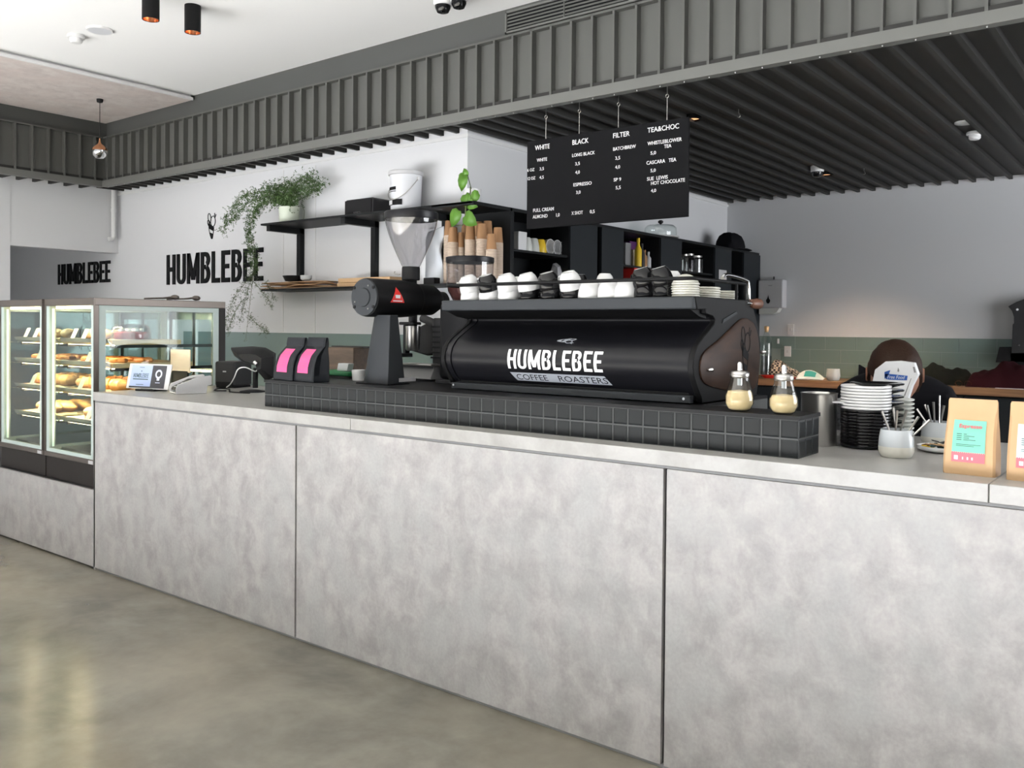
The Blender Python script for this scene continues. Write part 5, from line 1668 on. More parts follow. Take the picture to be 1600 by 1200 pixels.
# tablet on a little black stand
p = at('z', ZT, 229, 611)
tb = thing('tablet', 'white tablet on black stand showing the cafe name', 'tablet', (p.x, p.y, ZT), R(14))
k = ppm((p.x, p.y, 1.12))
tw_, th_ = 82 / k / 0.93, 40 / k
tl = R(12)
def tab(u, v, d):   # u,v in metres on the leaning face, d towards viewer
    return (u, -d * math.cos(tl) + v * math.sin(tl), 0.012 + v * math.cos(tl) + d * math.sin(tl))
mb = MB()
polys_mesh(mb, [[(-tw_ / 2, 0), (tw_ / 2, 0), (tw_ / 2, th_), (-tw_ / 2, th_)]], lambda u, v, d: tab(u, v, -0.008 + d), 0.008)
tbody = mb.build('tablet_body', 'white_plastic', tb, bevel=0.003)
mb = MB()
a, b, c = -tw_ / 2 * 0.86, tw_ / 2 * 0.14, tw_ / 2 * 0.80
polys_mesh(mb, [[(a, th_ * .10), (b, th_ * .10), (b, th_ * .94), (a, th_ * .94)]], lambda u, v, d: tab(u, v, 0.0006 + d), 0.0006)
mb.build('screen', 'screen_pale', tb)
mb = MB()
polys_mesh(mb, [[(b, th_ * .10), (c, th_ * .10), (c, th_ * .94), (b, th_ * .94)], [(a, th_ * .04), (c, th_ * .04), (c, th_ * .10), (a, th_ * .10)]], lambda u, v, d: tab(u, v, 0.0006 + d), 0.0006)
mb.build('dark_screen_area', 'screen_dark', tb)
mc_ = (a + b) / 2
wd2, ls2 = word('HUMBLEBEE')
mb = MB()
polys_mesh(mb, [q for L_ in ls2 for q in L_], lambda u, v, d: tab(mc_ - (b - a) * .36 + u / wd2 * (b - a) * .72, th_ * .44 + v * th_ * .17, 0.0014 + d), 0.0004)
polys_mesh(mb, [[(mc_ - (b - a) * .36, th_ * .36), (mc_ + (b - a) * .36, th_ * .36), (mc_ + (b - a) * .36, th_ * .40), (mc_ - (b - a) * .36, th_ * .40)], [(mc_ - 0.02, th_ * .84), (mc_ + 0.02, th_ * .84), (mc_ + 0.02, th_ * .86), (mc_ - 0.02, th_ * .86)], [(mc_ - 0.03, th_ * .16), (mc_ + 0.03, th_ * .16), (mc_ + 0.03, th_ * .18), (mc_ - 0.03, th_ * .18)], [(mc_ - 0.004, th_ * .68), (mc_ + 0.004, th_ * .68), (mc_ + 0.004, th_ * .72), (mc_ - 0.004, th_ * .72)]], lambda u, v, d: tab(u, v, 0.0014 + d), 0.0004)
mb.build('screen_print', 'ink', tb)
mr_ = (b + c) / 2
mb = MB()
st = []
for q in range(20):
    a0, a1 = R(q * 18), R(q * 18 + 9)
    for r0, r1, x0, x1 in ((0.023, 0.028, a0, a1), (0.017, 0.023, R(q * 18), R(q * 18 + 18))):
        st.append([(mr_ + r0 * math.cos(x0), th_ * .60 + r0 * math.sin(x0)), (mr_ + r1 * math.cos(x0), th_ * .60 + r1 * math.sin(x0)), (mr_ + r1 * math.cos(x1), th_ * .60 + r1 * math.sin(x1)), (mr_ + r0 * math.cos(x1), th_ * .60 + r0 * math.sin(x1))])
st += [[(mr_ - 0.010, th_ * .36), (mr_ - 0.002, th_ * .34), (mr_ - 0.001, th_ * .46), (mr_ - 0.009, th_ * .46)], [(mr_ + 0.010, th_ * .36), (mr_ + 0.002, th_ * .34), (mr_ + 0.001, th_ * .46), (mr_ + 0.009, th_ * .46)], [(mr_ - 0.018, th_ * .25), (mr_ + 0.018, th_ * .25), (mr_ + 0.018, th_ * .27), (mr_ - 0.018, th_ * .27)]]
polys_mesh(mb, st, lambda u, v, d: tab(u, v, 0.0014 + d), 0.0004)
mb.build('rosette_print', 'lcd_white', tb)
MB().box(-0.075, 0.075, -0.018, 0.09, 0, 0.012).prism([(0.0, 0.012), (0.03, 0.012), (0.05, 0.10), (0.035, 0.10)], 'x', -0.05, 0.05).build('stand', 'black_plastic', tb, bevel=0.002)
# square beech sign behind it
p = at('y', 0.50, 282, 582)
q = at('y', 0.50, 282, 546)
sg = thing('beech_sign', 'blank square pale wood sign on black foot behind the tablet', 'sign', (p.x, 0.50, ZT), R(8))
k = ppm((p.x, 0.5, 1.15))
hw_ = 22.5 / k
MB().box(-hw_, hw_, -0.005, 0.005, p.z - ZT, q.z - ZT).build('panel', 'beech', sg, bevel=0.006)
MB().box(-hw_ * .9, hw_ * .9, -0.03, 0.03, 0, 0.012).box(-hw_ * .8, hw_ * .8, -0.006, 0.006, 0.012, p.z - ZT + 0.01).build('foot', 'black_plastic', sg, bevel=0.002)
# card terminal in a white wrap-round holder
p = at('z', ZT, 298, 614)
ct = thing('card_terminal', 'grey card terminal in a white wrap-round holder', 'card reader', (p.x, p.y, ZT), R(-18))
k = ppm((p.x, p.y, 1.1))
W_ = 0.085
def shell(s):
    # side cheek outline in (y, z)
    return [(-0.10, 0.004), (-0.105, 0.03), (-0.095, 0.055), (0.02, 0.098), (0.09, 0.105), (0.10, 0.10), (0.10, 0.05), (0.075, 0.045), (0.07, 0.006)]
for sx in (-1, 1):
    MB().prism(shell(0), 'x', sx * W_, sx * (W_ - 0.008)).build('holder_cheek', 'white_plastic' if sx < 0 else 'grey_plastic', ct, bevel=0.003)
MB().box(-W_, W_, -0.10, 0.07, 0.002, 0.008).build('holder_base', 'white_plastic', ct, bevel=0.002)
MB().prism([(-0.095, 0.02), (-0.09, 0.035), (0.0, 0.080), (0.08, 0.092), (0.085, 0.05), (0.05, 0.02)], 'x', -W_ + 0.01, W_ - 0.01).build('terminal', 'dark_grey', ct, bevel=0.004)
MB().prism([(-0.03, 0.066), (0.03, 0.088), (0.031, 0.0865), (-0.029, 0.064)], 'x', -W_ + 0.03, W_ - 0.03).build('display', 'screen_dark', ct)
for i in range(3):
    for j in range(3):
        MB().box(-0.035 + i * 0.028, -0.013 + i * 0.028, -0.088 + j * 0.02, -0.074 + j * 0.02, 0.037 + j * 0.0098, 0.042 + j * 0.0098).build('key', 'grey_plastic', ct)
# receipt printer
p0 = at('z', ZT, 343, 606)
pr_ = thing('receipt_printer', 'black receipt printer between card terminal and till screen', 'printer', (-4.88, 0.86, ZT), R(20))
def pb(a, b):
    q = at('y', 0.78, a, b)
    return q
hpr = pb(355, 564).z - ZT
wpr = (pb(363, 600).x - pb(342, 600).x)
pr_.location = (pb(360, 600).x, 0.80, ZT)
MB().box(-0.075, 0.075, -0.09, 0.10, 0.012, hpr).build('printer_body', 'dark_grey', pr_, bevel=0.012)
MB().box(-0.06, 0.06, -0.094, -0.088, 0.012, 0.04).build('front_slot', 'letter_black', pr_)
MB().box(-0.012, 0.012, -0.0925, -0.089, hpr * 0.6, hpr * 0.6 + 0.008).build('badge', 'grey_plastic', pr_)
MB().box(-0.07, 0.07, -0.08, 0.09, 0, 0.012).build('printer_foot', 'black_plastic', pr_)
# till screen seen from behind
p = at('z', ZT, 400, 610)
ts = thing('till_screen', 'black till screen seen from behind on a round stand', 'monitor', (at('y', 0.66, 400, 600).x, 0.66, ZT))
def tq(px, py, dy=0.0):
    q = at('y', 0.66 + dy, px, py)
    return (q.x - ts.location.x, dy, q.z - ZT)
out = [(361, 546), (395, 544), (411, 547), (428, 557), (427, 590), (415, 595), (412, 577), (395, 570), (380, 566), (368, 556)]
mb = MB()
fr_ = [tq(a, b, -0.03) for a, b in out]
ctr = tq(398, 562, -0.10)
rk = [tq(a, b, 0.06) for a, b in [(361, 543), (395, 541), (415, 543), (431, 552), (431, 590), (418, 594), (412, 577), (395, 570), (380, 566), (366, 556)]]
bul = [(ctr[0] + (x - ctr[0]) * .55, -0.09, ctr[2] + (z - ctr[2]) * .5) for x, y, z in fr_]
mb.loft([rk, fr_, bul])
mb.build('screen_shell', 'black_plastic', ts, smooth=True)
MB().tube([tq(399, 606, -0.02), tq(399, 590, -0.02), tq(400, 575, -0.02)], 0.016, 12).build('stand_post', 'black_plastic', ts, smooth=True)
MB().lathe([(0.075, 0), (0.075, 0.006), (0.03, 0.014)], 24, (tq(399, 606)[0], -0.02, 0)).build('stand_base', 'black_plastic', ts, smooth=True)
MB().tube([tq(398, 566, -0.10), tq(402, 570, -0.10)], 0.012, 10).build('cable_port', 'chrome', ts, smooth=True)
cb = [tq(403, 575, -0.05), tq(400, 580, -0.06), tq(395, 579, -0.08), (tq(383, 574, -0.12)), tq(372, 577, -0.14), tq(366, 590, -0.14), tq(360, 600, -0.12), tq(354, 605, -0.10)]
cb = [(x, y, max(z, 0.004)) for x, y, z in cb]
cbl = thing('power_cable', 'white cable looping from the till screen to the worktop', 'cable', ts.location)
MB().tube(catmull(cb, 6), 0.0035, 8).build('white_lead', 'white_plastic', cbl, smooth=True)
bl_ = [(cb[-1][0], cb[-1][1], 0.004), (cb[-1][0] - 0.05, cb[-1][1] - 0.05, 0.006), (cb[-1][0] - 0.10, cb[-1][1] + 0.02, 0.012), (cb[-1][0] - 0.06, cb[-1][1] + 0.06, 0.006), (cb[-1][0] + 0.10, cb[-1][1] - 0.04, 0.004), (cb[-1][0] + 0.26, cb[-1][1] - 0.02, 0.004)]
MB().tube(catmull(bl_, 6), 0.004, 6).build('black_lead', 'black_plastic', cbl, smooth=True)

# ================================================================== bags
def bag(name, label, cat, loc, w_, h_, d_, mt, rz=0, lean=0.0, group=None, fold=False, lab=None, round_top=False):
    t = thing(name, label, cat, loc, rz, group)
    hw = w_ / 2
    # (height fraction, half depth, width factor, centre y)
    secs = [(0, .50, 1.0, 0), (0.02, .52, 1.01, 0), (0.3, .50, 1.0, 0), (0.55, .38, .98, 0), (0.72, .22, .97, 0.0), (0.84, .07, .97, 0.0), (0.97, .03, .96, 0.0), (1.0, .03, .92 if round_top else .96, 0.0)]
    if fold:
        secs = [(0, .50, 1.0, 0), (0.02, .52, 1.01, 0), (0.35, .50, .99, 0), (0.58, .40, .96, 0.06), (0.74, .22, .92, .20), (0.80, .16, .92, .28), (0.86, .16, .93, .28), (0.97, .13, .92, .28), (1.0, .10, .90, .28)]
    def sec(fr):
        for i in range(len(secs) - 1):
            if fr <= secs[i + 1][0]:
                q = (fr - secs[i][0]) / (secs[i + 1][0] - secs[i][0])
                return [secs[i][j] + (secs[i + 1][j] - secs[i][j]) * q for j in range(4)]
        return secs[-1]
    rings = []
    frs = [0, .02, .1, .2, .3, .4, .5, .58, .66, .74, .80, .86, .92, .97, 1.0]
    for fr in frs:
        _, dd, wf, cy = sec(fr)
        dd *= d_
        ww = hw * wf
        y0, y1 = cy * d_ - dd, cy * d_ + dd
        ly = lean * fr * h_
        c = min(0.006, dd * 0.6)
        gus = 0.35 * dd * (1 if 0.05 < fr < 0.95 else 0)   # gusset pinch at the sides
        rings.append([(-ww + c, y0 + ly, fr * h_), (0, y0 + ly - 0.004 * math.sin(3.1 * fr), fr * h_), (ww - c, y0 + ly, fr * h_), (ww, y0 + c + ly, fr * h_), (ww - gus, (y0 + y1) / 2 + ly, fr * h_), (ww, y1 - c + ly, fr * h_), (ww - c, y1 + ly, fr * h_), (-ww + c, y1 + ly, fr * h_), (-ww, y1 - c + ly, fr * h_), (-ww + gus, (y0 + y1) / 2 + ly, fr * h_), (-ww, y0 + c + ly, fr * h_)])
    MB().loft(rings).build('bag_body', mt, t, smooth=True)
    def face(u, v, d):   # u in -1..1, v height fraction
        _, dd, wf, cy = sec(v)
        return (u * hw * wf, cy * d_ - dd * d_ + lean * v * h_ - 0.004 * math.sin(3.1 * v) * (1 - abs(u)) - 0.0012 - d, v * h_)
    t['w'] = w_
    return t, face
def strip(face, u0, u1, v0, v1, d, name, mt, parent, n_=8):
    mb = MB()
    for i in range(n_):
        a, b = v0 + (v1 - v0) * i / n_, v0 + (v1 - v0) * (i + 1) / n_
        for j in range(4):
            c, e = u0 + (u1 - u0) * j / 4, u0 + (u1 - u0) * (j + 1) / 4
            polys_mesh(mb, [[(c, a), (e, a), (e, b), (c, b)]], lambda u, v, dd: face(u, v, d + dd), 0.0005)
    return mb.build(name, mt, parent)
def lines(face, rows, d, name, mt, parent):
    mb = MB()
    for u0, u1, v, h in rows:
        n_ = max(1, int((u1 - u0) / 0.3))
        for j in range(n_):
            c, e = u0 + (u1 - u0) * j / n_, u0 + (u1 - u0) * (j + 1) / n_
            polys_mesh(mb, [[(c, v), (e, v), (e, v + h), (c, v + h)]], lambda u, vv, dd: face(u, vv, d + dd), 0.0004)
    return mb.build(name, mt, parent)
# black foil bags with pink labels
for i, (xa, xb2, yt, lab) in enumerate(((427, 461, 527, 'black coffee bag with pink label, nearer the till screen'), (459, 494, 527, 'black coffee bag with pink label, nearer the shop grinder'))):
    yy = 0.165
    a, b = at('y', yy - 0.04, xa, 594), at('y', yy - 0.04, xb2, 597)
    hh = at('y', yy, (xa + xb2) / 2, yt).z - hz
    t, fc = bag('coffee_bag', lab, 'coffee bag', ((a.x + b.x) / 2, yy, hz), (b.x - a.x) * 0.98, hh, 0.095, 'foil_black', R(-6), 0.05, 'black coffee bags on the hob', fold=True)
    lo = strip(fc, -0.58, 0.52, 0.20, 0.735, 0.0008, 'pink_label', 'pink', t)
    lines(fc, [(-0.3, 0.3, 0.69, 0.015)] + [(-0.42, 0.1 + 0.2 * random.random(), 0.62 - 0.05 * q, 0.006) for q in range(7)], 0.0018, 'label_print', 'coral', lo)
# kraft bags at the right end
gk = 'kraft coffee bags at the counter end'
a, b = at('z', ZT, 1472.5, 739), at('z', ZT, 1556, 747)
ht_ = at('y', 0.15, 1525, 624).z - ZT
ang = math.atan2(b.y - a.y, b.x - a.x)
tex = (('kraft coffee bag with mint green label', 'mint'), ('kraft coffee bag with pale blue label, cut by the picture edge', 'ice_label'))
for i, (lab, mt_) in enumerate(tex):
    c = (a + b) / 2
    loc = (c.x + i * 0.158, 0.118 + 0.035 - i * 0.012, ZT)
    t, fc = bag('kraft_bag', lab, 'coffee bag', loc, (b - a).length * 0.99, ht_, 0.072, 'kraft', R(-3 if i == 0 else 2), 0.03, gk, round_top=True)
    lo = strip(fc, -0.66, 0.62, 0.285, 0.72, 0.0006, 'label', mt_, t)
    l2 = strip(fc, -0.66, 0.62, 0.17, 0.29, 0.0008, 'label_foot', 'coral', t, 3)
    mb = MB()
    for q in range(16):
        u0 = -0.66 + 1.28 * q / 16
        polys_mesh(mb, [[(u0, 0.289), (u0 + 0.08, 0.289), (u0 + 0.06, 0.303), (u0 + 0.02, 0.303)]], lambda u, v, dd: fc(u, v, 0.0008 + dd), 0.0004)
    mb.build('scalloped_edge', 'coral', l2)
    lines(fc, [(-0.5, -0.3, 0.535 - 0.025 * q, 0.008) for q in range(4)] + [(-0.22, [-0.1, 0.2, 0.0, 0.25][q], 0.535 - 0.025 * q, 0.008) for q in range(4)] + [(-0.5, 0.45, 0.40, 0.006), (-0.5, 0.2, 0.38, 0.006)], 0.0016, 'label_print', 'ink', lo)
    lines(fc, [(-0.55, -0.40, 0.20, 0.055), (-0.24, -0.19, 0.205, 0.035), (-0.05, 0.0, 0.205, 0.035), (0.12, 0.18, 0.205, 0.035)], 0.0018, 'label_icons', 'paper_white', l2)
    y0_ = fc(0, 0.62, 0.0022)
    hw2 = (b - a).length / 2
    y1_ = fc(0, 0.665, 0.0022)
    tilt_ = math.atan2(0.045 * ht_, y1_[1] - y0_[1])
    txt = text('Espresso', 0.0155, 'coral', t, (-0.42 * hw2, y0_[1] - 0.0012, 0.622 * ht_), rot=(tilt_, 0, 0), ext=0.0004, bold=0.015, name='label_title')
    txt.scale.x = 0.88 * hw2 / max(v.co.x for v in txt.data.vertices)

# ================================================================== other things on the hob and behind it
bx = thing('wooden_box', 'dark wooden box standing behind the shop grinder', 'box', (at('y', 0.72, 537, 570).x, 0.74, hz))
a, b = at('y', 0.68, 512, 560), at('y', 0.68, 559, 560)
hb_ = at('y', 0.68, 540, 543).z - hz
MB().box(-(b.x - a.x) / 2, (b.x - a.x) / 2, -0.06, 0.06, 0, hb_).build('box_body', 'box_wood', bx, bevel=0.004)
MB().box(-(b.x - a.x) / 2 - 0.003, (b.x - a.x) / 2 + 0.05, 0.0, 0.065, hb_ - 0.002, hb_ + 0.006).build('lid', 'dark_grey', bx)
gt_ = thing('green_tray', 'shallow green tray of small tools in front of the wooden box', 'tray', (at('y', 0.52, 535, 590).x, 0.52, hz))
a, b = at('y', 0.52, 508, 588), at('y', 0.52, 563, 588)
hw_ = (b.x - a.x) / 2
MB().box(-hw_, hw_, -0.08, 0.08, 0.012, 0.035).build('tray', 'green_plastic', gt_, bevel=0.006)
MB().box(-hw_ * .95, hw_ * .95, -0.07, 0.07, 0, 0.012).build('tray_foot', 'dark_grey', gt_)
o = tag(MB().prism([(-0.04, 0), (0.04, 0), (0.05, 0.04), (-0.03, 0.04)], 'y', -0.01, 0.03).build('metal_clip', 'grey_plastic', bevel=0.003), 'small grey metal clip lying in the green tray', 'clip')
o.location = (gt_.location.x + 0.03, 0.50, hz + 0.035)
p = at('y', 0.36, 560, 597)
o = tag(MB().lathe([(0.026, 0), (0.030, 0.004), (0.034, 0.055), (0.030, 0.055), (0.003, 0.01)], 22).build('small_white_cup', 'white_ceramic', smooth=True), 'small white cup at the left foot of the shop grinder', 'cup')
o.location = (p.x, 0.36, hz)
# sugar pourers
def pourer(px, py, lab, lvl):
    p = at('z', hz, px, py)
    yy = 0.155
    p = at('y', yy, px, py)
    k = ppm((p.x, yy, 1.25))
    t = thing('sugar_pourer', lab, 'sugar pourer', (p.x, yy, hz), 0, 'sugar pourers on the hob')
    r_ = 21.5 / k
    zz_ = lambda q: (640 - q) / k
    prof = [(r_ * .62, 0.0), (r_ * .8, zz_(637)), (r_, zz_(628)), (r_ * 1.0, zz_(619)), (r_ * .85, zz_(605)), (r_ * .68, zz_(593)), (r_ * .62, zz_(586))]
    MB().lathe(prof, 48, cap1=False, flute=0.025, fn=14).build('jar', 'glass_clear', t, smooth=True)
    MB().lathe([(r_ * .55, 0.003), (r_ * .74, zz_(636.5)), (r_ * .93, zz_(628)), (r_ * .93, zz_(619)), (r_ * (.93 - .0), zz_(619 - lvl * .2)), (r_ * .80, zz_(619 - lvl)), (0.003, zz_(617 - lvl))], 28, flute=0.02, fn=14).build('sugar', 'sugar', t, smooth=True)
    MB().lathe([(r_ * .66, zz_(588)), (r_ * .70, zz_(586)), (r_ * .70, zz_(581)), (r_ * .6, zz_(578)), (r_ * .28, zz_(576.5)), (0.003, zz_(576))], 32, cap0=False).build('lid', 'steel', t, smooth=True)
    MB().lathe([(r_ * .19, zz_(600)), (r_ * .19, zz_(566)), (r_ * .10, zz_(563.5))], 16).build('spout_tube', 'chrome', t, smooth=True)
pourer(1155, 640, 'glass sugar pourer with steel spout, nearer the espresso machine', 10)
pourer(1224, 645, 'glass sugar pourer with steel spout, at the hob end', 8)
# ================================================================== right end of the counter
# steel tub and clear container behind the hob end
p = at('y', 0.42, 1276, 672)
k = ppm((p.x, 0.42, 1.15))
st_ = thing('steel_tub', 'round stainless steel knock-out tub behind the hob end', 'tub', (p.x - 0.02, 0.50, ZT))
k = ppm((p.x, 0.5, 1.15))
ht = at('y', 0.5, 1270, 613).z - ZT
MB().lathe([(26 / k, 0), (27 / k, 0.005), (27 / k, ht - 0.008), (28 / k, ht), (26.5 / k, ht), (25.5 / k, ht - 0.01), (25 / k, 0.01), (0.003, 0.008)], 36).build('tub_wall', 'steel', st_, smooth=True)
MB().cyl((-0.05, -27.0 / k, 0.02), 0.022, 0.05, 16, 'z').build('side_knob', 'black_plastic', st_, smooth=True)
p = at('y', 0.44, 1300, 690)
cl_ = thing('clear_container', 'clear plastic container beside the plate stack', 'container', (p.x + 0.01, 0.60, ZT))
MB().loft([[(-.03, -.10, 0.0), (.03, -.10, 0.0), (.03, .10, 0.0), (-.03, .10, 0.0)], [(-.045, -.12, .15), (.045, -.12, .15), (.045, .12, .15), (-.045, .12, .15)]], cap1=False).build('container_body', 'glass_smoke', cl_)
MB().box(-.048, .048, -.125, .125, .15, .156).build('container_rim', 'grey_plastic', cl_)
# plate stacks: every plate is its own thing
def plate_mesh(r_, mt, h=0.012):
    return MB().lathe([(r_ * .60, 0), (r_ * .64, 0.001), (r_ * .93, h * .35), (r_ * .985, h * .55), (r_, h * .85), (r_ * .985, h + 0.002), (r_ * .92, h * .9), (r_ * .6, 0.006), (0.003, 0.005)], 40).mesh('plate', mt, True)
pz = at('z', ZT, 1345, 700)
PX, PY = pz.x + 0.005, pz.y + 0.03
k = ppm((PX, PY, 1.15))
RP = 37.5 / k
mk, mw = plate_mesh(RP * 0.99, 'black_ceramic'), plate_mesh(RP, 'white_ceramic')
n_b, n_w = 12, 8
zt_b = at('y', PY, 1345, 640).z - ZT
zt_w = at('y', PY, 1345, 603).z - ZT
sb_ = zt_b / n_b
sw_ = (zt_w - zt_b) / n_w
num = ['lowest', 'second', 'third', 'fourth', 'fifth', 'sixth', 'seventh', 'eighth', 'ninth', 'tenth', 'eleventh', 'twelfth']
for i in range(n_b):
    o = tag(obj('plate', mk), 'black plate under the white plates, %s from the worktop' % num[i], 'plate', 'black plates in the front stack')
    o.location = (PX + random.uniform(-.001, .001), PY, ZT + i * sb_)
for i in range(n_w):
    o = tag(obj('plate', mw), 'white plate on the black plates, %s of the white ones counting up' % num[i], 'plate', 'white plates in the front stack')
    o.location = (PX + random.uniform(-.0015, .0015), PY, ZT + zt_b + i * sw_)
# black saucer stack behind
yq = 0.66
c = at('y', yq, 1369, 690)
k = ppm((c.x, yq, 1.2))
ms = MB().lathe([(40 / k * .55, 0), (40 / k * .62, 0.004), (40 / k * .97, 0.012), (40 / k, 0.016), (40 / k * .97, 0.018), (40 / k * .5, 0.008), (0.003, 0.007)], 40).mesh('saucer', 'black_ceramic', True)
ztp = at('y', yq, 1369, 597.5).z - ZT
n_s = 10
for i in range(n_s):
    o = tag(obj('saucer', ms), 'black saucer in the stack behind the plates, %s from the worktop' % num[i], 'saucer', 'black saucers in the rear stack')
    o.location = (c.x, yq, ZT + i * (ztp - 0.018) / (n_s - 1))
yq = 0.84
c = at('y', yq, 1403, 690)
k = ppm((c.x, yq, 1.2))
mg = MB().lathe([(23 / k * .6, 0), (23 / k * .7, 0.006), (23 / k * .98, 0.012), (23 / k, 0.017), (23 / k * .9, 0.019), (0.003, 0.012)], 32).mesh('grey_saucer', 'stone_ceramic', True)
ztp = at('y', yq, 1403, 622).z - ZT
n_s = 10
for i in range(n_s):
    o = tag(obj('grey_saucer', mg), 'small grey saucer in the stack behind the sugar pots, %s from the worktop' % num[i], 'saucer', 'grey saucers in the rear stack')
    o.location = (c.x, yq, ZT + i * (ztp - 0.019) / (n_s - 1))
# pots of spoons
def spoon_pot(px, py, y, wpx, hpx, lab, n_, lean):
    p = at('y', y, px, py)
    k = ppm((p.x, y, 1.1))
    r_ = wpx / 2 / k
    h = hpx / k
    t = thing('spoon_pot', lab, 'pot', (p.x, y, ZT), 0, 'stoneware spoon pots')
    MB().lathe([(r_ * .80, 0), (r_ * .86, 0.002), (r_, h * .22), (r_, h * .40)], 32, cap1=False).build('lower_body', 'cream_ceramic', t, smooth=True)
    MB().lathe([(r_, h * .40), (r_ * .97, h * .70), (r_ * .88, h), (r_ * .82, h), (r_ * .88, h * .7), (r_ * .88, h * .2), (0.003, h * .15)], 32, cap0=False).build('upper_body', 'grey_ceramic', t, smooth=True)
    for i in range(n_):
        a = lean[0] + (lean[1] - lean[0]) * i / max(1, n_ - 1)
        b0 = Vector((r_ * .1 * math.cos(i), r_ * .3 * math.sin(i * 2.1), h * .2))
        d_ = Vector((math.sin(R(a)), 0.15 * math.sin(i * 1.7), math.cos(R(a))))
        L_ = (h * 1.55 + 0.012 * math.sin(i * 3))
        s_ = tag(MB().tube([b0, b0 + d_ * L_ * .55, b0 + d_ * L_ * .8, b0 + d_ * L_], 0.0022, 6, r1=0.0048).build('teaspoon', 'steel', None, smooth=True), 'steel teaspoon standing in the %s, %s from its left' % ('front spoon pot' if py > 700 else 'rear spoon pot', ['first', 'second', 'third', 'fourth', 'fifth', 'sixth'][i]), 'spoon', 'teaspoons in the pots')
        s_.location = (p.x, y, ZT)
spoon_pot(1400, 712, 0.36, 52, 43, 'pale stoneware pot of spoons in front of the plates', 6, (-22, 42))
spoon_pot(1465, 689, 0.74, 48, 38, 'pale stoneware pot of spoons behind the kraft bag', 5, (-35, 8))
# saucer of sachets with a steel spike
p = at('z', ZT, 1466, 709)
k = ppm(p)
so = tag(plate_mesh(39 / k, 'white_ceramic', 0.018) and obj('sachet_saucer', plate_mesh(38 / k, 'white_ceramic', 0.018)), 'white saucer of sachets behind the mint-labelled bag', 'saucer')
so.location = (p.x, p.y + 0.06, ZT)
cols_ = ['yellow', 'kraft_dark', 'ink', 'card', 'kraft', 'dark_grey']
for i in range(18):
    a, r_ = random.random() * 6.28, 0.6 * random.random() ** .5 * 38 / k
    z0 = ZT + 0.010 + 0.0035 * (i % 6)
    o = tag(MB().box(-0.022, 0.022, -0.011, 0.011, -0.0015, 0.0015).build('sachet', cols_[i % 6]), 'small paper sachet in the heap on the white saucer', 'sachet', 'sachets heaped on the saucer')
    o.location = (p.x + r_ * math.cos(a), p.y + 0.06 + r_ * math.sin(a), z0 + 0.004)
    o.rotation_euler = (random.uniform(-.3, .3), random.uniform(-.3, .3), random.random() * 3)
q = at('y', p.y + 0.10, 1468, 618)
sk = thing('docket_spike', 'upright steel docket spike behind the sachet saucer', 'spike', (q.x, p.y + 0.17, ZT))
qq = at('y', p.y + 0.17, 1468, 618)
sk.location.x = qq.x
MB().tube([(0, 0, 0.006), (0, 0, qq.z - ZT)], 0.0022, 8).build('rod', 'chrome', sk, smooth=True)
MB().lathe([(0.03, 0), (0.03, 0.004), (0.01, 0.008)], 20).build('foot', 'steel', sk, smooth=True)
# white pouch with blue banner standing behind the saucer stacks
yw = 0.93
wp = thing('white_pouch', 'white food pouch with blue banner standing behind the saucers', 'pouch', (at('y', yw, 1400, 600).x, yw, ZT))
def wq(px, py):
    q = at('y', yw, px, py)
    return (q.x - wp.location.x, q.z - ZT)
ol = [(1366, 640), (1364, 597), (1368, 577), (1384, 564.5), (1408, 563.5), (1431, 566.5), (1437, 584), (1427, 603), (1420, 625), (1418, 655)]
o2_ = [wq(*q) for q in ol]
o2_ = o2_ + [(o2_[-1][0], 0.0), (o2_[0][0], 0.0)]
cx_ = sum(a for a, b in o2_) / len(o2_)
cz_ = sum(b for a, b in o2_) / len(o2_)
sh = lambda s, y: [(cx_ + (a - cx_) * s, y, (cz_ + (b - cz_) * s) if b > 0.002 else 0.0) for a, b in o2_]
MB().loft([sh(.97, -0.016), sh(1.0, 0.0), sh(.97, 0.016)]).build('pouch_body', 'paper_white', wp, smooth=True)
bn = [[wq(*q) for q in pts] for pts in ([(1384, 581), (1393, 578), (1391, 584), (1384, 592)], [(1384, 584), (1392, 584), (1420, 587), (1419, 594), (1392, 593), (1386, 592)])]
mb = MB()
polys_mesh(mb, bn, lambda u, v, d: (u, -0.0165 - d, v), 0.0008)
bo = mb.build('blue_banner', 'blue_ink', wp)
a = wq(1388, 591)
hh = wq(1388, 586)[1] - a[1]
tx = text('Free Food', hh * 1.5, 'paper_white', wp, (a[0], -0.018, a[1]), ext=0.0004, shear=0.3, name='banner_text')
tx.scale.x = (wq(1416, 592)[0] - a[0]) / (max(v.co.x for v in tx.data.vertices))
mb = MB()
polys_mesh(mb, [[wq(*q) for q in ((1404, 580), (1405, 574), (1407, 578), (1406, 581))], [wq(*q) for q in ((1428, 573), (1431, 573), (1433, 582), (1430, 582))], [wq(*q) for q in ((1425, 591), (1426, 591), (1416, 618), (1414, 618))]], lambda u, v, d: (u, -0.0165 - d, v), 0.0006)
mb.build('small_print', 'mid_grey', wp)

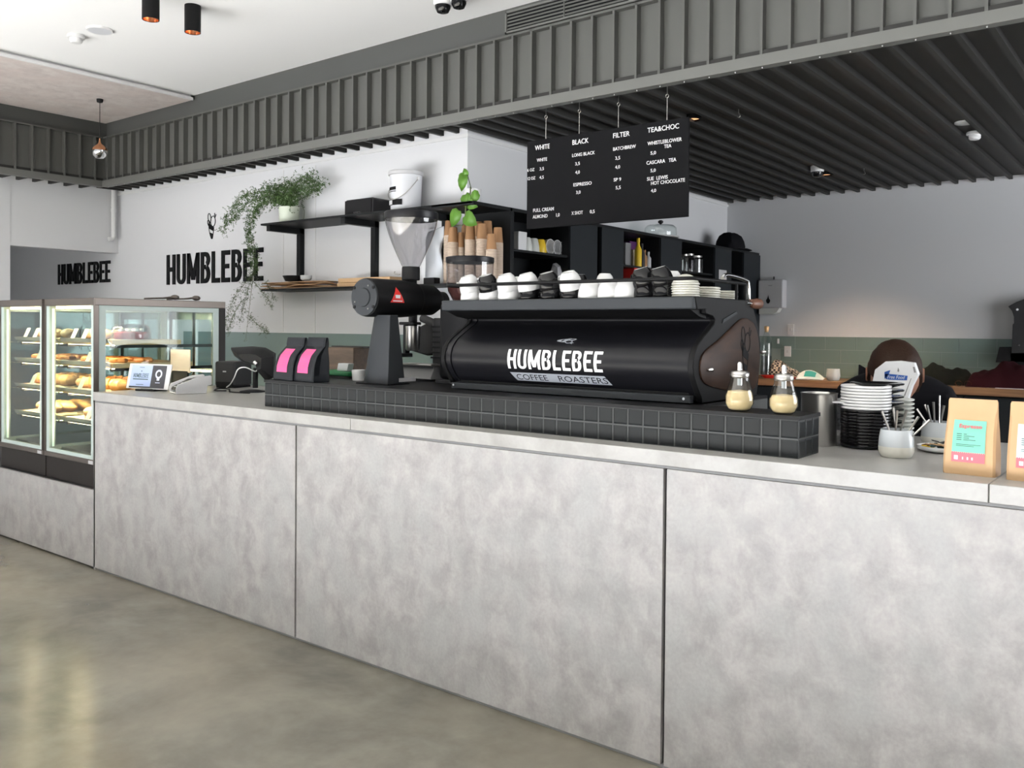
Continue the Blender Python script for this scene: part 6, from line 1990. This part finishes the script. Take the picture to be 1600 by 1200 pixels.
# ================================================================== rear bench and what lies on it
YBF = at('z', 0.99, 1300, 596).y
rb_ = thing('rear_bench', 'back bench with thick timber top and dark fronts along the rear wall', 'bench', (0, YBF, 0))
MB().box(XCAB + 0.02, 3.97, 0, YR - YBF - 0.012, 0.925, 0.99).build('timber_top', 'bench_wood', rb_, bevel=0.004)
for i in range(7):
    MB().box(XCAB + 0.05 + i * 1.0, XCAB + 1.03 + i * 1.0, 0.04, 0.06, 0.10, 0.91).build('cupboard_door', 'black_panel', rb_, bevel=0.003)
MB().box(XCAB + 0.04, 3.97, 0.06, YR - YBF - 0.012, 0, 0.925).build('carcass', 'black_joinery', rb_)
ZBN = 0.99
def onb_(px, py, back=0.0):
    p = at('z', ZBN, px, py)
    return p
yb2 = YBF + 0.22
def rq(px, py, y=None):
    return at('y', y or yb2, px, py)
# corked bottle
p = rq(1197, 582)
k = ppm(p)
bt = thing('water_bottle', 'clear glass bottle with cork stopper on the rear bench', 'bottle', (p.x, yb2, ZBN))
z_ = lambda q: rq(1197, q).z - ZBN
MB().lathe([(8.2 / k, 0), (8.5 / k, 0.01), (8.5 / k, z_(540)), (7.5 / k, z_(530)), (3.5 / k, z_(521)), (2.6 / k, z_(515))], 24, cap1=False).build('bottle_body', 'glass_clear', bt, smooth=True)
MB().lathe([(7.6 / k, 0.01), (7.6 / k, z_(556)), (0.003, z_(556))], 20).build('water', 'glass_smoke', bt, smooth=True)
MB().lathe([(2.4 / k, z_(519)), (3.6 / k, z_(514)), (3.6 / k, z_(510)), (0.003, z_(509.5))], 16).build('cork', 'cork', bt, smooth=True)
# checked cloth
m_ = bpy.data.materials.new('checked_cloth')
m_.use_nodes = True
nt = m_.node_tree
ck_ = nt.nodes.new('ShaderNodeTexChecker')
ck_.inputs['Scale'].default_value = 48
ck_.inputs['Color1'].default_value = (0.55, 0.45, 0.36, 1)
ck_.inputs['Color2'].default_value = (0.03, 0.025, 0.022, 1)
tc_ = nt.nodes.new('ShaderNodeTexCoord')
nt.links.new(tc_.outputs['Object'], ck_.inputs['Vector'])
nt.links.new(ck_.outputs['Color'], nt.nodes['Principled BSDF'].inputs['Base Color'])
nt.nodes['Principled BSDF'].inputs['Roughness'].default_value = 0.85
MATS['checked_cloth'] = m_
a, b = rq(1203, 580, yb2 + 0.1), rq(1256, 583, yb2 + 0.1)
L_ = b.x - a.x
top_ = rq(1210, 556, yb2 + 0.1).z - ZBN
mb = MB()
mb.grid(lambda u, v: (u * L_, -0.08 + 0.16 * v, 0.003 + max(0, (top_ * (1 - u) ** 0.8) * math.sin(math.pi * v) ** 0.6 * (0.35 + 0.65 * min(1, u * 6)) + 0.008 * math.sin(14 * u + 5 * v))), 20, 10)
o = tag(mb.build('checked_cloth', 'checked_cloth', smooth=True), 'crumpled checked tea towel beside the corked bottle', 'cloth')
o.location = (a.x, yb2 + 0.1, ZBN)
o.modifiers.new('thick', 'SOLIDIFY').thickness = 0.003
p = rq(1201, 584, YBF + 0.10)
o = tag(MB().lathe([(0.03, 0), (0.055, 0.03), (0.05, 0.03), (0.003, 0.006)], 20, sx=1.5).build('red_dish', 'red', smooth=True), 'small red dish at the bench edge under the bottle', 'dish')
o.location = (p.x, YBF + 0.10, ZBN)
o = tag(MB().lathe([(0.02, 0), (0.035, 0.02), (0.003, 0.022)], 18, sx=2.2).build('red_cloth', 'red', smooth=True), 'small red cloth bundle beside the teal pouch', 'cloth')
o.location = (rq(1248, 585, YBF + 0.12).x, YBF + 0.12, ZBN)
# pouch with teal label lying down
p = rq(1265, 588, YBF + 0.14)
tp_ = thing('teal_pouch', 'white pouch with teal label lying on the rear bench', 'pouch', (p.x, YBF + 0.16, ZBN), R(12))
mb = MB()
def pf_(u, v):
    return ((u - .5) * 0.24, (v - .5) * 0.17, 0.012 + 0.075 * v * math.sin(math.pi * min(1, 0.15 + u * 0.85)) )
mb.grid(pf_, 10, 6)
o = mb.build('pouch_body', 'paper_white', tp_, smooth=True)
o.modifiers.new('thick', 'SOLIDIFY').thickness = 0.010
mb = MB()
mb.grid(lambda u, v: (lambda q: (q[0], q[1] - 0.001, q[2] + 0.004))(pf_(0.28 + 0.42 * u, 0.2 + 0.65 * v)), 6, 5)
mb.build('teal_label', 'teal', tp_, smooth=True)
# stoneware mug
p = rq(1302, 585, YBF + 0.18)
k = ppm(p)
o = tag(MB().lathe([(7.5 / k, 0), (9 / k, 0.008), (10.5 / k, 0.04), (9.5 / k, 18 / k), (8.6 / k, 18 / k), (9 / k, 0.04), (0.003, 0.012)], 26).build('stoneware_mug', 'stone_ceramic', smooth=True), 'speckled grey stoneware cup on the rear bench', 'cup')
o.location = (p.x, YBF + 0.18, ZBN)
# heaps of cloth
def heap(name, label, px0, px1, pytop, y, dep, mt, seed, pyb=600):
    rnd = random.Random(seed)
    a, b = rq(px0, pyb, y), rq(px1, pyb, y)
    h = rq((px0 + px1) / 2, pytop, y).z - ZBN
    L_ = b.x - a.x
    ph_ = [rnd.uniform(0, 6) for _ in range(6)]
    mb = MB()
    def f(u, v):
        e = (math.sin(math.pi * u) ** 0.35 if 0 < u < 1 else 0) * (math.sin(math.pi * v) ** 0.5 if 0 < v < 1 else 0)
        wv = 1 + 0.13 * math.sin(9 * u + ph_[0] + 3 * v) + 0.09 * math.sin(17 * u + ph_[1] - 6 * v) + 0.05 * math.sin(31 * u + 11 * v + ph_[2])
        return (u * L_, (v - .5) * dep, 0.002 + h * 0.82 * e * wv)
    mb.grid(f, 36, 16)
    mb.quad((0, -dep / 2, 0.002), (L_, -dep / 2, 0.002), (L_, dep / 2, 0.002), (0, dep / 2, 0.002))
    o = tag(mb.build(name, mt, smooth=True), label, 'clothing')
    o.location = (a.x, y, ZBN)
heap('maroon_cloth', 'maroon jumper heaped on the rear bench at the right', 1515, 1640, 563, YBF + 0.25, 0.40, 'maroon', 3)
heap('dark_jacket', 'dark green jacket heaped on the rear bench behind the person', 1425, 1522, 566, YBF + 0.34, 0.34, 'dark_green_cloth', 5)
# reading glasses
p = rq(1505, 602, YBF + 0.06)
gl = thing('reading_glasses', 'wire reading glasses lying on the bench edge', 'glasses', (p.x, YBF + 0.06, ZBN))
for sx in (-1, 1):
    MB().tube([(sx * 0.035 + 0.028 * math.cos(R(t_)), 0.0, 0.026 + 0.022 * math.sin(R(t_))) for t_ in range(0, 361, 30)], 0.0014, 5).build('rim', 'copper', gl, smooth=True)
    MB().tube([(sx * 0.065, 0.0, 0.03), (sx * 0.065, 0.10, 0.004)], 0.0014, 5).build('temple_arm', 'copper', gl, smooth=True)
o = tag(MB().box(-0.10, 0.10, -0.05, 0.05, 0, 0.004).build('notepad', 'paper_white'), 'thin white notepad at the front edge of the rear bench', 'notepad')
p = rq(1578, 607, YBF + 0.07)
o.location = (p.x, YBF + 0.065, ZBN)
# black batch brewer at the picture edge
yv = YBF + 0.56
bb = thing('batch_brewer', 'tall black batch brewer at the right picture edge', 'brewer', (rq(1605, 600, yv).x, yv, ZBN))
def vq(px, py):
    q = rq(px, py, yv)
    return (q.x - bb.location.x, q.z - ZBN)
olv = [vq(*q) for q in [(1582, 552), (1584, 507), (1586, 505), (1586, 495), (1583, 486), (1577, 479), (1590, 472), (1612, 464), (1660, 462), (1660, 552)]]
MB().prism(olv, 'y', -0.06, 0.08).build('brewer_head', 'dark_grey', bb, bevel=0.004)
lo_ = [vq(*q) for q in [(1557, 566), (1563, 542), (1660, 542), (1660, 566)]]
MB().prism(lo_, 'y', -0.05, 0.06).build('control_box', 'black_plastic', bb, bevel=0.004)
MB().box(vq(1590, 0)[0], vq(1660, 0)[0], -0.05, 0.08, 0, vq(1590, 552)[1]).build('column', 'black_plastic', bb)
for q in ((1591.5, 484), (1594, 539)):
    a = vq(*q)
    MB().cyl((a[0], -0.064, a[1]), 0.010, 0.006, 12, 'y').build('rivet', 'chrome', bb, smooth=True)
# hand towel dispenser and switch plates on the rear wall
p0, p1 = at('y', YR, 1190, 482), at('y', YR, 1230, 437)
td = thing('towel_dispenser', 'pale grey hand towel dispenser on the rear wall', 'dispenser', ((p0.x + p1.x) / 2, YR, p0.z))
hw_, hh = (p1.x - p0.x) / 2, p1.z - p0.z
MB().box(-hw_, hw_, -0.11, 0, 0, hh).build('housing', 'grey_plastic', td, bevel=0.015, seg=3)
MB().prism([(-hw_ * .9, 0), (hw_ * .7, 0), (hw_ * .5, -0.04), (0.2 * hw_, -0.06), (-hw_ * .9, -0.06)], 'y', -0.10, -0.01).build('towel_slot', 'stone_ceramic', td)
mb = MB()
polys_mesh(mb, [[(0.022 * math.sin(R(t_)) * (1 if math.cos(R(t_)) < 0.3 else 0.45), 0.035 * math.cos(R(t_)) + (0.02 if math.cos(R(t_)) > 0.9 else 0)) for t_ in range(0, 360, 30)]], lambda u, v, d: (u - 0.02, -0.111 - d, hh * .28 + v), 0.001)
mb.build('drop_window', 'letter_black', td)
MB().box(-0.004, 0.004, -0.02, -0.01, hh, hh + 0.035).build('key_tab', 'black_plastic', td)
MB().box(-0.02, 0.02, -0.1125, -0.11, hh * .78, hh * .80).build('maker_mark', 'mid_grey', td)
for px, py, w_, h_, lab in ((1231, 549, 0.068, 0.105, 'white light switch plate on the green tiles'), (1235, 515, 0.062, 0.11, 'white double switch plate on the wall above the tiles'), (1216, 533, 0.02, 0.05, 'small white hook on the green tiles')):
    p = at('y', YR - 0.016, px, py)
    t = thing('switch_plate', lab, 'switch', (p.x, YR - (0.016 if py > 528 else 0.0), p.z - h_ / 2))
    MB().box(-w_ / 2, w_ / 2, -0.010, 0, 0, h_).build('plate', 'white_plastic', t, bevel=0.002)
    MB().box(-w_ / 6, w_ / 6, -0.014, -0.009, h_ * .38, h_ * .62).build('rocker', 'white_ceramic', t, bevel=0.001)

# ================================================================== person bent over behind the counter, facing the camera
dH = 3.72
ph = at('y', 1.32, 1398, 584)
HP = Vector(ph)
k = ppm(HP)
pe_ = thing('person', 'person with short brown hair in black top, head bowed behind the counter', 'person', (HP.x, HP.y + 0.45, 0))
O = Vector((HP.x, HP.y + 0.45, 0))
# local axes: fd = towards the camera (horizontal), rd = camera right
tocam = (CAM - HP)
tocam.z = 0
fd = tocam.normalized()
rd = Vector((-fd.y, fd.x, 0))
if rd.dot(rgt) < 0:
    rd = -rd
def W(r, f, z):   # right, forward (towards camera) of the head, absolute height
    p = HP + rd * r + fd * f
    return (p.x - O.x, p.y - O.y, z)
zh = HP.z
J = {
 'pel': (W(0, -0.52, 0.98), .150), 'wst': (W(0, -0.42, 1.08), .140), 'chs': (W(0, -0.27, 1.155), .155), 'upc': (W(0, -0.16, 1.17), .130),
 'nkb': (W(0, -0.09, 1.185), .060), 'nkt': (W(0, -0.04, 1.20), .055),
 'shL': (W(-.19, -0.18, 1.155), .075), 'elL': (W(-.29, -0.06, 0.96), .050), 'wrL': (W(-.20, 0.05, 0.86), .036),
 'shR': (W(.19, -0.18, 1.155), .075), 'elR': (W(.29, -0.06, 0.96), .050), 'wrR': (W(.20, 0.05, 0.86), .036),
 'hpL': (W(-.10, -0.52, 0.93), .095), 'knL': (W(-.11, -0.47, 0.50), .062), 'anL': (W(-.11, -0.52, 0.09), .042), 'toL': (W(-.12, -0.38, 0.03), .035),
 'hpR': (W(.10, -0.52, 0.93), .095), 'knR': (W(.11, -0.47, 0.50), .062), 'anR': (W(.11, -0.52, 0.09), .042), 'toR': (W(.12, -0.38, 0.03), .035)}
Ed = [('pel', 'wst'), ('wst', 'chs'), ('chs', 'upc'), ('upc', 'nkb'), ('nkb', 'nkt'), ('upc', 'shL'), ('shL', 'elL'), ('elL', 'wrL'), ('upc', 'shR'), ('shR', 'elR'), ('elR', 'wrR'), ('pel', 'hpL'), ('hpL', 'knL'), ('knL', 'anL'), ('anL', 'toL'), ('pel', 'hpR'), ('hpR', 'knR'), ('knR', 'anR'), ('anR', 'toR')]
def skin_obj(name, J, Ed, mt, root, parent, sub=2):
    ks = list(J)
    me = bpy.data.meshes.new(name)
    me.from_pydata([J[q][0] for q in ks], [(ks.index(a), ks.index(b)) for a, b in Ed], [])
    o = bpy.data.objects.new(name, me)
    COL.objects.link(o)
    s_ = o.modifiers.new('skin', 'SKIN')
    s_.use_smooth_shade = True
    if not me.skin_vertices:
        bpy.context.view_layer.objects.active = o
        bpy.ops.object.modifier_remove(modifier='skin')
        bpy.ops.object.modifier_add(type='SKIN')
    for i, q in enumerate(ks):
        sv = me.skin_vertices[0].data[i]
        sv.radius = (J[q][1], J[q][1])
        sv.use_root = (q == root)
    ss = o.modifiers.new('sub', 'SUBSURF')
    ss.levels = ss.render_levels = sub
    me.materials.append(MATS[mt])
    o.parent = parent
    return o
body_ = skin_obj('body', J, Ed, 'shirt_black', 'pel', pe_)
# hands: palm with five fingers each
for sx, w_ in ((-1, 'wrL'), (1, 'wrR')):
    wv = Vector(J[w_][0])
    dn = (fd * 0.6 + Vector((0, 0, -0.8))).normalized()
    hj = {'w': (tuple(wv), .028), 'p': (tuple(wv + dn * 0.05), .034), 'q': (tuple(wv + dn * 0.085), .030)}
    he = [('w', 'p'), ('p', 'q')]
    for i in range(4):
        off = rd * (-0.027 + 0.018 * i)
        L_ = [0.062, 0.075, 0.070, 0.055][i]
        b_ = wv + dn * 0.085 + off
        m1 = b_ + dn * L_ * .5
        m2 = m1 + (dn * .6 - fd * .5).normalized() * L_ * .5
        for nm_, v_, r_ in (('a%d' % i, b_, .010), ('b%d' % i, m1, .009), ('c%d' % i, m2, .0075)):
            hj[nm_] = (tuple(v_), r_)
        he += [('q', 'a%d' % i), ('a%d' % i, 'b%d' % i), ('b%d' % i, 'c%d' % i)]
    t0 = wv + dn * 0.04 - rd * sx * 0.03
    t1 = t0 + (dn - rd * sx * 0.8).normalized() * 0.035
    hj['t0'], hj['t1'] = (tuple(t0), .012), (tuple(t1), .010)
    he += [('p', 't0'), ('t0', 't1')]
    skin_obj('hand', hj, he, 'skin', 'p', pe_, 1)
# head: lofted ellipsoid with jaw, bowed forward
hr = 43 / k * 0.90
hd_ = MB()
bow = R(48)
def hp_(x, y, z):
    # head space: x right, y forward (face), z up; then bow forward
    y2 = y * math.cos(bow) + z * math.sin(bow)
    z2 = -y * math.sin(bow) + z * math.cos(bow)
    p = HP + rd * x + fd * y2
    return (p.x - O.x, p.y - O.y, HP.z + z2)
HS = hr / 0.092
rings = []
def head_section(i, n_=16):
    t = -1 + 2 * i / n_
    z = 0.125 * math.sin(t * math.pi / 2) * HS
    c = math.cos(t * math.pi / 2) ** 0.75 if abs(t) < 1 else 0.02
    jaw = 1.0 if t > -0.15 else 1 - 0.38 * ((-t - 0.15) / 0.85)
    fw = 0.0 if t > -0.1 else 0.02 * (-t - 0.1) * HS
    return z, max(c, 0.03), jaw, fw
for i in range(17):
    z, c, jaw, fw = head_section(i)
    ring_ = []
    for q in range(28):
        a = 2 * math.pi * q / 28
        x = 0.088 * HS * c * jaw * math.sin(a)
        y = 0.105 * HS * c * math.cos(a) * (0.92 if math.cos(a) > 0 else 1.0) + fw
        ring_.append(hp_(x, y, z))
    rings.append(ring_)
hd_.loft(rings)
ho = hd_.build('head', 'skin', pe_, smooth=True)
for sx in (-1, 1):
    MB().loft([[hp_(sx * (0.084 + dx) * HS, (-0.005 + 0.022 * math.cos(a) * s_) * HS, (-0.012 + 0.034 * math.sin(a) * s_) * HS) for a in [2 * math.pi * q / 12 for q in range(12)]] for dx, s_ in ((0, .7), (0.010, 1), (0.016, .9), (0.012, .5))]).build('ear', 'skin', pe_, smooth=True)
    MB().ball(hp_(sx * 0.034 * HS, 0.088 * HS, 0.0), 0.011 * HS, seg=10, rings=6).build('eye', 'white_ceramic', pe_, smooth=True)
MB().loft([[hp_(-0.012 * HS, 0.094 * HS, 0.005), hp_(0.012 * HS, 0.094 * HS, 0.005), hp_(0, 0.088 * HS, 0.015)], [hp_(-0.018 * HS, 0.092 * HS, -0.040 * HS), hp_(0.018 * HS, 0.092 * HS, -0.040 * HS), hp_(0, 0.122 * HS, -0.036 * HS)]]).build('nose', 'skin', pe_, smooth=True)
MB().loft([[hp_(-0.022 * HS, 0.080 * HS, -0.066 * HS), hp_(0.022 * HS, 0.080 * HS, -0.066 * HS), hp_(0, 0.092 * HS, -0.066 * HS)], [hp_(-0.020 * HS, 0.078 * HS, -0.074 * HS), hp_(0.020 * HS, 0.078 * HS, -0.074 * HS), hp_(0, 0.090 * HS, -0.074 * HS)]]).build('mouth', 'pie_red', pe_, smooth=True)
hh_ = MB()
rings = []
for i in range(5, 17):
    z, c, jaw, fw = head_section(i)
    ring_ = []
    for q in range(28):
        a = 2 * math.pi * q / 28
        front_ = max(0, math.cos(a))
        cut = 1.0 if z > 0.045 * HS else (1 - 0.35 * front_ ** 0.6 * (1 if front_ > 0.25 else 0))
        s_ = 1.09 + 0.02 * math.sin(q * 5 + i * 3)
        x = 0.088 * HS * c * math.sin(a) * s_ * cut
        y = 0.105 * HS * c * math.cos(a) * s_ * cut
        ring_.append(hp_(x, y, z * 1.07))
    rings.append(ring_)
hh_.loft(rings)
hh_.build('hair', 'hair', pe_, smooth=True)
